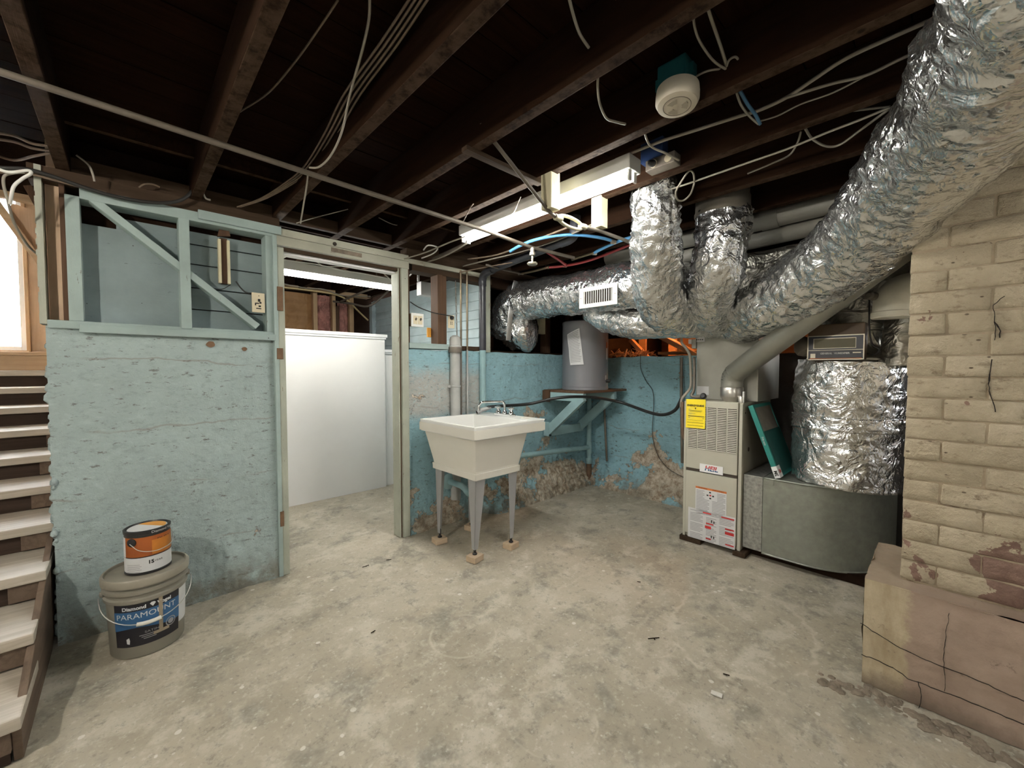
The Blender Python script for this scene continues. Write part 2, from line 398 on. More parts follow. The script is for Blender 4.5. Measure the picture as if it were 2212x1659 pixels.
MT['smoke_dark'] = plain('alarm_grille_shadow', (.36,.32,.25), .6, 0, .05, 6, 0)
MT['sink'] = plain('cream_moulded_plastic', (.70,.675,.60), .38, 0, .03, 3, .02)
MT['sink_rim'] = plain('white_moulded_plastic', (.78,.78,.75), .35, 0, .02, 3, .02)
MT['grey_leg'] = plain('grey_enamel_steel', (.37,.37,.37), .42, .25, .06, 8, .03)
MT['chrome'] = plain('chrome', (.82,.83,.84), .09, 1.0, .02, 3, 0)
MT['furnace'] = plain('beige_enamel', (.47,.455,.375), .48, 0, .04, 5, .03)
MT['furnace_side'] = plain('beige_enamel_side', (.40,.375,.30), .55, 0, .06, 5, .03)
MT['slot'] = plain('slot_dark', (.06,.045,.035), .8, 0, .1, 9, 0)
MT['slot_bar'] = plain('beige_louvre', (.43,.41,.33), .5, 0, .03, 5, 0)
MT['plenum'] = plain('grey_sheet_metal', (.36,.355,.31), .50, .35, .08, 6, .04, 30)
MT['galv'] = plain('galvanised_sheet', (.30,.315,.275), .42, .55, .14, 22, .06, 50)
MT['galv_spangle'] = plain('spangled_galvanised', (.38,.385,.36), .42, .7, .35, 42, .08, 60)
MT['flue'] = plain('grey_flue_pipe', (.33,.325,.28), .45, .5, .08, 6, .03)
MT['collar'] = plain('bright_collar_steel', (.55,.53,.49), .3, .9, .1, 10, .03)
MT['dusty_metal'] = plain('dusty_galvanised', (.17,.15,.12), .7, .3, .2, 8, .05)
MT['pvc'] = plain('grey_pipe_plastic', (.30,.29,.255), .5, 0, .12, 5, .03)
MT['pvc_white'] = plain('aged_white_pipe', (.72,.69,.58), .5, 0, .10, 9, .03)
MT['abs'] = plain('black_pipe_plastic', (.032,.034,.042), .35, 0, .3, 12, .05)
MT['blue_pipe'] = plain('blue_painted_pipe', (.27,.42,.44), .5, 0, .12, 8, .08, dirt=((.16,.13,.09), .66))
MT['blue_grey_pipe'] = plain('whitewashed_pipe', (.40,.405,.385), .6, 0, .14, 7, .1, dirt=((.22,.18,.13), .62))
MT['rust'] = plain('rusty_pipe', (.19,.12,.075), .7, .3, .3, 14, .15)
MT['iron'] = plain('dull_iron_pipe', (.20,.175,.145), .55, .5, .2, 16, .08)
MT['iron_dark'] = plain('grey_iron_pipe', (.105,.086,.067), .6, .15, .2, 16, .08)  # one even dark iron colour
MT['copper'] = plain('aged_copper_pipe', (.21,.17,.115), .4, .8, .2, 12, .03)
MT['black_rubber'] = plain('black_rubber', (.016,.017,.018), .38, 0, .2, 9, .03)
MT['cable_white'] = plain('grey_white_cable', (.27,.245,.20), .55, 0, .1, 9, .02)
MT['cable_bright'] = plain('white_cable', (.70,.69,.65), .5, 0, .06, 9, .02)
MT['cable_brown'] = plain('dusty_cloth_cable', (.16,.115,.08), .75, 0, .25, 20, .1)
MT['cable_dark'] = plain('black_cable', (.02,.019,.018), .5, 0, .2, 9, .02)
MT['cable_yellow'] = plain('yellowed_cable', (.55,.43,.22), .55, 0, .1, 9, .02)
MT['cable_blue'] = plain('blue_data_cable', (.05,.15,.27), .5, 0, .1, 9, .02)
MT['pex_blue'] = plain('blue_water_tube', (.10,.31,.58), .38, 0, .08, 9, .02)
MT['pex_red'] = plain('red_water_tube', (.34,.045,.05), .38, 0, .1, 9, .02)
MT['brass'] = plain('crimp_brass', (.52,.46,.36), .35, .8, .1, 9, .02)
MT['box_blue'] = plain('blue_box_plastic', (.020,.045,.13), .5, 0, .1, 9, .02)
MT['box_teal'] = plain('teal_box_plastic', (.012,.10,.115), .5, 0, .12, 9, .02)
MT['heater'] = plain('grey_heater_enamel', (.225,.225,.245), .34, .25, .04, 4, .02)
MT['paper'] = plain('white_paper', (.66,.66,.66), .7, 0, .04, 8, .03)
MT['black'] = plain('black_print', (.012,.012,.012), .6, 0, .1, 9, 0)
MT['yellow'] = plain('yellow_card', (.90,.70,.02), .6, 0, .03, 4, .02)
MT['red_print'] = plain('red_print', (.55,.03,.03), .6, 0, .05, 9, 0)
MT['orange_print'] = plain('orange_print', (.68,.20,.05), .6, 0, .05, 9, 0)
MT['navy'] = plain('navy_print', (.02,.10,.25), .6, 0, .05, 9, 0)
MT['grey_print'] = plain('grey_print', (.30,.30,.31), .6, 0, .08, 9, 0)
MT['teal'] = plain('teal_card', (.015,.20,.175), .55, 0, .12, 12, .05, dirt=((.25,.42,.38), .64))
MT['teal_shade'] = plain('teal_card_shaded', (.008,.085,.075), .6, 0, .2, 12, .05)  # shadow on the filter face, put into a darker teal
MT['block_pine'] = wood_mat('pale_pine_block', (.62,.48,.34), (.52,.38,.25), 'X', .6)
MT['filter_media'] = plain('grey_filter_media', (.22,.20,.165), .9, 0, .2, 8, .1)
MT['humid_brown'] = plain('brown_enamel', (.085,.05,.022), .5, 0, .1, 7, .03)
MT['humid_black'] = plain('navy_black_panel', (.010,.013,.025), .4, 0, .1, 7, 0)
MT['humid_olive'] = plain('olive_panel', (.115,.105,.065), .5, .2, .08, 7, .02)
MT['alu'] = plain('aluminium_trim', (.42,.39,.31), .4, .8, .05, 9, 0)
MT['bucket'] = plain('grey_pail_plastic', (.235,.22,.18), .42, 0, .10, 4, .03, dirt=((.36,.32,.25), .64))
MT['bucket_lid'] = plain('grey_pail_lid', (.27,.245,.195), .42, 0, .12, 6, .03, dirt=((.38,.33,.25), .62))
MT['label_black'] = plain('pail_label_black', (.012,.011,.016), .5, 0, .1, 5, .02)
MT['label_blue'] = plain('pail_label_blue', (.035,.115,.25), .5, 0, .15, 5, .02)
MT['label_white'] = plain('pail_label_white', (.62,.63,.63), .55, 0, .05, 8, .02)
MT['can_orange'] = plain('can_label_orange', (.33,.085,.015), .45, 0, .25, 7, .02)
MT['can_amber'] = plain('can_label_amber', (.78,.36,.06), .45, 0, .06, 7, .02)
MT['can_black'] = plain('can_black_plastic', (.018,.018,.019), .35, 0, .1, 7, .02)
MT['wire'] = plain('galvanised_wire', (.62,.61,.58), .35, .8, .05, 9, 0)
MT['drip'] = plain('dried_tan_paint', (.33,.27,.19), .6, 0, .1, 9, .05)
MT['brick'] = brick_paint_mat()
MT['mortar'] = plain('painted_mortar', (.37,.30,.21), .85, 0, .2, 14, .6, 40, dirt=((.15,.105,.07), .56))
MT['plinth'] = plinth_mat()
MT['crack'] = plain('crack_shadow', (.02,.014,.01), .9, 0, .1, 9, 0)
MT['dirt'] = plain('dry_earth', (.11,.075,.05), .95, 0, .3, 7, .5)
MT['debris'] = plain('broken_concrete', (.22,.18,.135), .9, 0, .35, 16, .7, 40)
MT['chip'] = plain('loose_paint_flake', (.62,.60,.55), .7, 0, .05, 9, 0)
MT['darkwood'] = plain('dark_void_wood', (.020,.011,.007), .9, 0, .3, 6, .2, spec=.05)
MT['kraft'] = wood_mat('kraft_paper', (.40,.225,.10), (.30,.16,.07), 'X', .6, knots=False, sc=.4)
MT['pink'] = plain('pink_insulation', (.42,.20,.165), .95, 0, .35, 12, .9, 30)
MT['glass_frame'] = plain('white_sash_paint', (.80,.80,.78), .5, 0, .03, 5, .02)
MT['hinge'] = plain('rusty_hinge_mortise', (.15,.085,.045), .8, 0, .3, 20, .2)
MT['turn'] = plain('pale_turnbuckle_steel', (.56,.52,.38), .42, .4, .1, 9, .05)
MT['glow_wood'] = wood_mat('crawlspace_wood', (.50,.24,.11), (.33,.14,.06), 'Y', .8)
def glass_mat():
    m = bpy.data.materials.new('window_glass'); m.use_nodes = True; b = m.node_tree.nodes['Principled BSDF']
    b.inputs['Base Color'].default_value = (1,1,1,1); b.inputs['Roughness'].default_value = .0; b.inputs['IOR'].default_value = 1.1; b.inputs['Transmission Weight'].default_value = 1
    return m
MT['glass'] = glass_mat()
# ------------------------------------------------------------------ structure
WY = 2.80          # face of the partition with the doorway
WX = 3.87          # face of the furnace wall
JZ = 2.195         # underside of the joists
CZ = 2.39          # underside of the subfloor
def nz(p, s, seed=0.0): return noise.noise(Vector(p) * s + Vector((seed, seed * .7, -seed)))
def fbm(p, s, o=4, seed=0.0):
    a = 1.0; t = 0.0; f = s
    for _ in range(o): t += a * nz(p, f, seed); a *= .5; f *= 2.1
    return t

def floor_fn(u, v):
    x = -2.4 + 6.7 * u; y = -2.6 + 8.2 * v
    return (x, y, .0035 * fbm((x, y, 0), 1.3, 4) - .002)
MB().grid(floor_fn, 150, 180).build('floor', MT['floor'], smooth=True, kind='structure')

def conc_wall(name, p0, p1, nrm, z1, mat, flare, thick=.18, nu=120, nv=90, amp=.006, parent=None, ztop=None):
    p0 = Vector((*p0, 0)); p1 = Vector((*p1, 0)); n = Vector((*nrm, 0))
    def fn(u, v):
        p = p0.lerp(p1, u); zt = z1 if ztop is None else ztop(u); z = v * zt; fl = flare(u)
        b = max(0.0, 1 - z / (.42 + .2 * nz((u * 6, 0, 0), 1.0, 3)))
        q = p + Vector((0, 0, z))
        off = amp * fbm(q, 5, 4) + .5 * amp * fbm(q, 22, 3, 5) + fl * (b ** 1.5)
        rub = min(1.0, fl / .06) * min(1, b * 2.2)
        off += rub * (.028 * abs(fbm(q, 13, 3, 9)) + .018 * nz(q, 34, 4))
        return q + n * off - (Vector((0, 0, .012)) if v == 0 else Vector((0, 0, 0)))
    m = MB(); m.grid(fn, nu, nv)
    top = [fn(i / nu, 1) for i in range(nu + 1)]
    m.grid(lambda u, v: top[round(u * nu)] - n * (v * thick) + Vector((0, 0, .008 * nz((u * 9, v * 2, 0), 2))), nu, 3)
    a = p0 - n * thick; b = p1 - n * thick; k = n * .05
    zt = min([f.z for f in top]) - .015
    m.hexa([a, b, p1 - k, p0 - k, a + V(0,0,zt), b + V(0,0,zt), p1 - k + V(0,0,zt), p0 - k + V(0,0,zt)])
    return m.build(name, mat, parent, smooth='auto', kind='structure')

# ---- partition left of the doorway: concrete dwarf wall with a stud frame on it
wl = conc_wall('wall_left', (-.262, WY), (.655, WY), (0, -1), 1.478, MT['wall_left'], lambda u: .022, thick=.20)
# ragged broken end of the dwarf wall, towards the stairs
m = MB()
for i in range(110):
    z = random.uniform(.02, 1.45); r = random.uniform(.006, .02)
    m.lathe((-.258 + random.uniform(-.004, .006), WY + random.uniform(-.004, .12), z), [(r*.3, -r*1.4), (r, -r*.5), (r*.9, r*.6), (r*.3, r*1.5)], 6)
m.build('broken_edge', MT['wall_left'], wl, smooth=True)
def wbox(px0, px1, py0, py1, Y0, Y1, mat, name, par, bevel=.003):
    a = onY(px0, py0, WY); b = onY(px1, py1, WY)
    return MB().box(a.x, b.x, Y0, Y1, a.z, b.z).build(name, mat, par, bevel=bevel)
FY = WY - .012     # face of the framing
MB().box(-.255, .66, FY - .006, WY + .11, 1.468, 1.505).build('sill_plate', MT['blue_woodX'], wl, bevel=.004)
MB().box(-.155, .66, FY - .020, FY - .004, 1.452, 1.49).build('sill_fascia', MT['blue_woodX'], wl, bevel=.003)
MB().box(-.188, -.140, FY, WY + .09, 1.505, 2.085).build('stud', MT['blue_wood'], wl, bevel=.003)
MB().box(.217, .262, FY - .012, WY + .08, 1.495, 2.075).build('stud', MT['blue_wood'], wl, bevel=.003)
MB().box(.618, .660, FY, WY + .09, 1.505, 2.085).build('stud', MT['blue_wood'], wl, bevel=.003)
MB().box(-.14, .665, FY - .004, WY + .10, 2.075, 2.128).build('top_plate', MT['blue_woodX'], wl, bevel=.003)
MB().box(.30, .70, FY - .022, FY - .004, 2.09, 2.138).build('plate_board', MT['blue_woodX'], wl, bevel=.003)
MB().box(-.30, .70, WY + .0, WY + .12, 2.128, JZ).build('upper_plate', MT['oldwoodX'], wl, bevel=.004)
MB().bar(onY(176, 418, WY) + V(.015, .022, 0), onY(556, 706, WY) + V(0, .022, 0), .035, .072, up=(0, -1, .0001)).build('brace', MT['blue_wood'], wl, bevel=.003)
zs = [1.49, 1.615, 1.735, 1.865, 1.975]     # sheathing boards behind the frame
MB().box(-.145, .222, WY + .078, WY + .086, 1.49, 1.985).build('sheathing_sheet', MT['blue_board'], wl, bevel=.002)
for i in range(4):
    MB().box(.20, .64, WY + .088 + .002 * (i % 2), WY + .110, zs[i] + .003, zs[i+1] - .003).build('sheathing_board', MT['blue_board'], wl, bevel=.002)
MB().box(-.02, .64, WY + .090, WY + .112, 1.978, 2.045).build('sheathing_board', MT['blue_board'], wl, bevel=.002)
MB().box(-.19, .66, WY + .125, WY + .145, 1.44, JZ).build('light_stop_board', MT['darkwood'], wl)  # added dark panel; stops stairwell light leaking between the boards
# wall end by the stairs: bare studs and the plaster edge
MB().box(-.205, -.188, WY - .002, WY + .10, 1.505, 2.13).build('bare_stud', MT['oldwood'], wl, bevel=.002)
MB().box(-.252, -.207, WY + .05, WY + .075, 1.505, 2.14).build('lath_panel', MT['plywood'], wl)
m = MB()
for i in range(30):
    z = 1.485 + i * .0235; dx = .006 * nz((i * .9, 1, 5), 1.0)
    m.box(-.278 + dx, -.256 + .003 * nz((i, 2, 2), 2.0), WY - .01, WY + .09, z, z + .024)
m.build('plaster_edge', MT['trim'], wl)

# ---- doorway
dr = empty('door_1', (1.1, WY, 0), kind='structure')
MB().box(.652, .676, WY - .030, WY + .13, .0, 2.085).build('jamb_casing', MT['blue_wood'], dr, bevel=.004)
MB().box(.676, .714, WY - .022, WY + .14, .0, 2.02).build('jamb', MT['trim'], dr, bevel=.004)
MB().box(1.478, 1.488, WY - .005, WY + .10, .0, 2.03).build('jamb', MT['trim'], dr, bevel=.004)
MB().box(1.488, 1.498, WY + .0, WY + .095, .0, 2.03).build('jamb_groove', MT['oldwood'], dr)
MB().box(1.498, 1.555, WY - .022, WY + .10, .0, 2.03).build('jamb_casing', MT['trim'], dr, bevel=.005)
MB().box(.664, 1.560, WY - .026, WY + .13, 2.030, 2.086).build('header', MT['trimX'], dr, bevel=.004)
MB().box(.664, 1.560, WY - .022, WY + .13, 2.088, 2.134).build('header', MT['trimX'], dr, bevel=.004)
MB().box(.700, 1.478, WY - .004, WY + .02, 2.006, 2.028).build('header_stop', MT['oldwoodX'], dr, bevel=.002)
MB().box(.700, 1.478, WY + .03, WY + .10, 1.994, 2.012).build('header_stop', MT['white_trim'], dr, bevel=.002)
for (a, b, c, d) in ((597, 611, 619, 672), (597, 611, 752, 776), (604, 613, 1105, 1135)):
    p = onY(a, c, WY - .02); q = onY(b, d, WY - .02)
    MB().box(p.x, q.x, WY - .0335, WY - .021, q.z, p.z).build('hinge_mortise', MT['hinge'], dr, bevel=.002)
p = onY(716, 534, WY - .03); q = onY(782, 556, WY - .03)
MB().hexa([V(p.x, WY-.029, p.z-.027), V(q.x, WY-.029, p.z-.029), V(q.x, WY-.0255, p.z-.029), V(p.x, WY-.0255, p.z-.027),
           V(p.x, WY-.029, p.z), V(q.x, WY-.029, p.z-.002), V(q.x, WY-.0255, p.z-.002), V(p.x, WY-.0255, p.z)]).build('worn_plate', MT['debris'], dr)
MB().lathe(onY(723, 527, WY - .026), [(.0, 0), (.013, .0), (.012, .006), (.0, .007)], 9, (0,-1,0)).build('knot_hole', MT['crack'], dr)

# ---- partition right of the doorway, running on behind the sink to the corner
FL = lambda x: max(0.0, min(1.0, (x - 2.28) / .10))
wr = conc_wall('wall_rear', (1.557, WY), (WX + .02, WY), (0, -1), 1.44, MT['wall_rear'],
               lambda u: .02 + .13 * FL(1.557 + u * (WX + .02 - 1.557)), thick=.16, nu=230, nv=100,
               ztop=lambda u: 1.432 + .012 * nz((u * 14, 0, 0), 1.0))
MB().box(1.562, 1.945, WY - .018, WY + .12, 1.440, 1.482).build('sill_plate', MT['blue_woodX'], wr, bevel=.004)
MB().box(2.03, 2.27, WY + .0, WY + .12, 1.44, 1.476).build('sill_plate', MT['oldwoodX'], wr, bevel=.004)
MB().box(1.560, 1.588, WY + .02, WY + .12, 1.482, 2.085).build('stud', MT['oldwood'], wr, bevel=.003)
MB().box(1.826, 1.872, WY - .004, WY + .10, 1.482, 2.04).build('stud', MT['oldwood'], wr, bevel=.003)
MB().box(1.874, 1.915, WY + .004, WY + .10, 1.482, 2.04).build('stud', MT['oldwood'], wr, bevel=.003)
MB().box(2.318, 2.372, WY - .012, WY + .05, 1.43, 2.11).build('stud', MT['trim'], wr, bevel=.003)
MB().box(1.556, 2.36, WY - .024, WY - .002, 2.078, 2.112).build('plate_edge', MT['trimX'], wr, bevel=.003)
MB().box(1.60, 2.40, WY - .0, WY + .12, 2.035, 2.085).build('top_plate', MT['oldwoodX'], wr, bevel=.003)
MB().box(1.556, WX, WY - .0, WY + .10, 2.112, JZ).build('upper_plate', MT['oldwoodX'], wr, bevel=.003)
MB().box(2.40, WX + .3, WY + .02, WY + .07, 2.02, 2.11).build('dark_beam', MT['darkwood'], wr)
a_ = onY(1166, 674, 2.92); b_ = onY(1178, 722, 2.92); MB().box(a_.x, b_.x, 2.92, 2.97, b_.z, a_.z + .1).build('cream_stub', MT['cream_block'], wr, bevel=.003)
for (pa_, pb_) in ((1179, 1189), (1232, 1238), (1268, 1275)): MB().box(onY(pa_, 700, 2.95).x, onY(pb_, 700, 2.95).x, 2.95, 3.03, 1.42, 2.10).build('cripple_stud', MT['oldwood'], wr, bevel=.003)
MB().box(2.40, WX, WY + .09, WY + .16, 1.425, 1.452).build('ledge_plate', MT['darkwood'], wr)

# ---- furnace wall with the crawl space above it
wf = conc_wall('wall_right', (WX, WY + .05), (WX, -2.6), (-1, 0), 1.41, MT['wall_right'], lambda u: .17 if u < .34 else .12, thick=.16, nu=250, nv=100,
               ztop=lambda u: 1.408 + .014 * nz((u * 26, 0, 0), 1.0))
MB().box(WX - .01, WX + .05, -2.6, 2.9, 1.615, 1.70).build('beam', MT['darkwood'], wf)
MB().box(WX + .03, WX + .08, -2.6, 2.9, 1.70, CZ).build('rim_joist', MT['darkwood'], wf)
cs = tag(MB().grid(lambda u, v: (2.42 + 3.1*u, .2 + 4.4*v if u > .48 else max(2.96, .2 + 4.4*v), 1.39 + .02*nz((u*9, v*9, 0), 2)), 40, 40).build('floor_crawlspace', MT['dirt'], smooth=True), kind='structure')
MB().box(5.5, 5.55, .0, 4.6, 1.3, CZ).box(2.4, 5.5, 4.55, 4.6, 1.3, CZ).box(WX + .2, 5.5, .0, .05, 1.3, CZ).build('wall_crawlspace', MT['glow_wood'], kind='structure')
MB().box(WX + .06, WX + .10, 2.72, 4.55, 1.36, CZ).box(WX + .06, 5.5, 2.74, 2.78, 1.36, CZ).build('wall_crawl_light_stop', MT['darkwood'], kind='structure')  # added partition; keeps the warm bulb's light out of the rear crawl space
MB().box(2.38, 2.42, 2.98, 4.6, .0, CZ).build('wall_cripple', MT['darkwood'], kind='structure')

# ---- the room behind the doorway
wh = MB().box(.25, 2.03, 4.145, 4.26, .0, 1.60).build('wall_half', MT['white_wall'], kind='structure')
MB().box(.25, 2.052, 4.122, 4.28, 1.618, 1.652).build('cap', MT['white_trim'], wh, bevel=.006)
MB().box(.25, 2.042, 4.132, 4.27, 1.598, 1.618).build('cap_moulding', MT['white_trim'], wh, bevel=.005)
wh2 = MB().box(2.03, 2.34, 4.18, 4.26, .0, 1.45).build('wall_half_return', MT['white_wall'], kind='structure')
MB().box(2.005, 2.34, 4.15, 4.28, 1.462, 1.494).build('cap', MT['white_trim'], wh2, bevel=.006)
MB().box(2.015, 2.34, 4.16, 4.27, 1.446, 1.462).build('cap_moulding', MT['white_trim'], wh2, bevel=.005)
ws = MB().box(2.365, 2.38, 2.92, 5.2, .0, 2.16).build('wall_siding', MT['siding'], kind='structure')
for i in range(14):
    z = .98 + i * .0845; rag = .012 * nz((i * 3.1, 0, 0), 1.0)
    MB().add([(2.352, 2.925+rag, z), (2.352, 5.14, z), (2.362, 5.14, z + .086), (2.362, 2.925+rag, z + .086), (2.366, 2.925+rag, z), (2.366, 5.14, z), (2.366, 5.14, z+.086), (2.366, 2.925+rag, z+.086)],
             [(0,1,2,3),(7,6,5,4),(0,4,5,1),(1,5,6,2),(2,6,7,3),(3,7,4,0)]).build('clapboard', MT['siding'], ws)
MB().box(2.31, 2.365, 5.06, 5.14, 1.0, 2.12).build('corner_post', MT['siding'], ws, bevel=.004)
wi = MB().box(.2, 2.4, 5.22, 5.3, .0, CZ).build('wall_insulated', MT['darkwood'], kind='structure')
def ibox(px0, px1, Y0, Y1, z0, z1, name, mat):
    MB().box(onY(px0, 700, 5.1).x, onY(px1, 700, 5.1).x, Y0, Y1, z0, z1).build(name, mat, wi, bevel=.003)
for (a, b) in ((677, 686), (718, 725), (755, 764)): ibox(a, b, 5.09, 5.2, 1.3, 2.20, 'pine_stud', MT['freshwood'])
ibox(725, 733, 5.10, 5.2, 1.3, 2.05, 'old_stud', MT['oldwood'])
MB().box(.25, 2.30, 5.07, 5.2, 2.19, 2.23).build('pine_plate', MT['freshwoodX'], wi, bevel=.003)
def puff(px0, px1, z0, z1, mat, name, amp, fr, y0=5.16):
    xa = onY(px0, 700, 5.1).x; xb = onY(px1, 700, 5.1).x
    def fn(u, v):
        e = min(1, 6 * min(u, 1 - u)); p = (xa + (xb - xa) * u, 0, z0 + (z1 - z0) * v)
        return (p[0], y0 - e * (.03 + amp * abs(fbm(p, fr, 4))), p[2])
    MB().grid(fn, 60, 60).build(name, mat, wi, smooth=True)
puff(605, 677, 1.3, 2.16, MT['kraft'], 'kraft_batt', .03, 5)
puff(686, 718, 1.3, 2.16, MT['pink'], 'pink_batt', .07, 14)
puff(733, 755, 1.3, 2.10, MT['pink'], 'pink_batt', .05, 12)
wb = MB().box(.18, .25, WY + .2, 5.3, 0, CZ).build('wall_back_room', MT['white_wall'], kind='structure')

# ---- stairwell shell
MB().box(-1.75, -1.65, -2.6, 5.7, 0, 3.5).build('wall_stairwell', MT['white_wall'], kind='structure')
MB().box(-.26, -.22, WY + .21, 5.6, 0, 3.5).build('wall_stair_partition', MT['plywood'], kind='structure')
MB().box(-1.7, -.22, 3.05, 3.10, CZ + .03, 3.5).build('wall_stair_header', MT['darkwood'], kind='structure')
MB().box(-1.75, 4.3, -2.72, -2.6, 0, CZ + .03).build('wall_front', MT['white_wall'], kind='structure')
MB().box(-1.75, -.2, 3.0, 5.7, 3.5, 3.55).build('ceiling_stairwell', MT['white_wall'], kind='structure')
MB().box(-.3, 5.6, 5.6, 5.68, 0, 3.5).build('wall_outer', MT['darkwood'], kind='structure')
# window at the head of the stairs
YB = 5.45
def wX(px): return onY(px, 600, YB).x
zsil = onY(30, 757, YB).z
wb2 = MB().box(-1.7, -1.12, YB, YB + .1, 0, 3.5).box(wX(57), -.22, YB, YB + .1, 0, 3.5).box(-1.12, wX(57), YB, YB + .1, 0, zsil).box(-1.12, wX(57), YB, YB + .1, 3.2, 3.5)
wb2.build('wall_stair_end', MT['plywood'], kind='structure')
wn = empty('window_1', (-.9, YB, zsil), kind='structure')
x0, x1 = -1.12, wX(55)
MB().box(x0, x0 + .05, YB - .01, YB + .08, zsil, 3.2).build('sash_stile', MT['glass_frame'], wn, bevel=.004)
MB().box(wX(40), x1, YB - .01, YB + .08, zsil, 3.2).build('sash_stile', MT['glass_frame'], wn, bevel=.004)
MB().box(x0, x1, YB - .008, YB + .07, zsil, zsil + .035).build('sash_rail', MT['glass_frame'], wn, bevel=.004)
MB().box(x0, x1, YB - .008, YB + .07, 3.15, 3.2).build('sash_rail', MT['glass_frame'], wn, bevel=.004)
MB().box(x0 + .03, wX(42), YB + .03, YB + .034, zsil + .03, 3.16).build('pane', MT['glass'], wn)
MB().box(wX(53), wX(62), YB - .05, YB, zsil - .05, 3.2).build('window_casing', MT['freshwood'], wn, bevel=.004)
MB().box(-1.2, wX(60), YB - .07, YB, zsil - .05, zsil).build('window_stool', MT['freshwoodX'], wn, bevel=.004)

# ---- ceiling: subfloor boards on joists
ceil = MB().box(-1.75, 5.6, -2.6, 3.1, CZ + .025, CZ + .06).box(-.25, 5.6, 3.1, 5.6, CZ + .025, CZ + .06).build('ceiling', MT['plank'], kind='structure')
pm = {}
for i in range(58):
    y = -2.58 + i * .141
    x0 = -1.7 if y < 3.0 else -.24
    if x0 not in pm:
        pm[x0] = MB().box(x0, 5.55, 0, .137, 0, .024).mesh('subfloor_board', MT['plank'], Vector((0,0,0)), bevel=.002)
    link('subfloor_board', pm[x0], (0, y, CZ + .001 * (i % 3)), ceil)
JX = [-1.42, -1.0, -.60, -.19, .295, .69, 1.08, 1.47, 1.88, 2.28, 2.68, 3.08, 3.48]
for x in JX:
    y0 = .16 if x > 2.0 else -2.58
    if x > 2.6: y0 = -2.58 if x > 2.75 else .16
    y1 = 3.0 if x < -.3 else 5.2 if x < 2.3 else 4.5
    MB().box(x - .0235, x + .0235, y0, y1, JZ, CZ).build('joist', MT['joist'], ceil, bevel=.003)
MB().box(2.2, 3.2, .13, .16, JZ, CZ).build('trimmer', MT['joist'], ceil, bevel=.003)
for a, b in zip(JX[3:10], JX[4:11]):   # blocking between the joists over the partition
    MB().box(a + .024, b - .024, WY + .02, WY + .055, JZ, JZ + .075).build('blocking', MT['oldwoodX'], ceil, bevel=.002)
    if a < 1.4: MB().box(a + .024, b - .024, WY + .13, WY + .15, JZ, CZ).build('dark_gap_board', MT['darkwood'], ceil)  # added dark board; shuts out back-room light in the joist gaps
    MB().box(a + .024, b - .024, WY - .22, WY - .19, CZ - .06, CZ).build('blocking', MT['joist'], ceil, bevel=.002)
# ------------------------------------------------------------------ lettering
def text(name, s, size, fn, mat, parent, sx=1.0, align='CENTER', shear=0.0, bold=0.0):
    c = bpy.data.curves.new('t', 'FONT'); c.body = s; c.size = size; c.align_x = align; c.align_y = 'CENTER'; c.shear = shear; c.offset = bold
    c.resolution_u = 3
    o = bpy.data.objects.new('t', c); COL.objects.link(o)
    me0 = bpy.data.meshes.new_from_object(o.evaluated_get(bpy.context.evaluated_depsgraph_get()))
    m = MB(); m.add([fn(v.co.x * sx, v.co.y) for v in me0.vertices], [tuple(p.vertices) for p in me0.polygons])
    bpy.data.objects.remove(o); bpy.data.curves.remove(c); bpy.data.meshes.remove(me0)
    return m.build(name, mat, parent)

# ------------------------------------------------------------------ stairs
st = empty('staircase', (-.74, 2.0, 0), 'open wooden basement staircase with pale worn treads rising beside the blue wall', 'stairs')
SX0, SX1 = -1.25, -.275
for i in range(-1, 9):
    Y = 4.57 - .32 * i; z = 1.146 - .123 * i
    d = .36 if i > -1 else .52
    MB().box(SX0, SX1 - .004 * (i % 2), Y, Y + d, z - .042, z).build('tread', MT['tread'], st, bevel=.006)
    MB().box(SX0 + .02, SX1 - .03, Y + .035, Y + .055, z - .125 if i < 8 else .0, z - .042).build('riser', MT['riser'], st)
    if i >= 0:
        MB().box(SX1 - .11, SX1 - .025, Y + .012, Y + .034, max(.0, z - .115), z - .043).build('cleat', MT['nosing'], st, bevel=.003)
Yt, zt = 4.57, 1.146
poly = [(2.05, 0), (2.03, .10)]
for i in range(8, -2, -1):
    Y = 4.57 - .32 * i; z = 1.146 - .123 * i - .043
    poly += [(Y + .015, z)]
poly += [(5.2, 1.20), (5.2, .90), (2.75, 0)]
MB().prism([(SX1 - .024, y, z) for (y, z) in poly], (.022, 0, 0)).build('stringer', MT['nosing'], st, bevel=.003)
MB().prism([(SX0 + .002, y, z) for (y, z) in poly], (.022, 0, 0)).build('stringer', MT['nosing'], st)
MB().box(-1.3, -.27, 5.08, 5.12, 1.27, zsil - .05).build('landing_riser', MT['freshwoodX'], st, bevel=.004)
MB().box(-1.3, -.27, 5.06, YB - .002, zsil - .05, zsil - .02).build('landing_board', MT['freshwoodX'], st, bevel=.004)
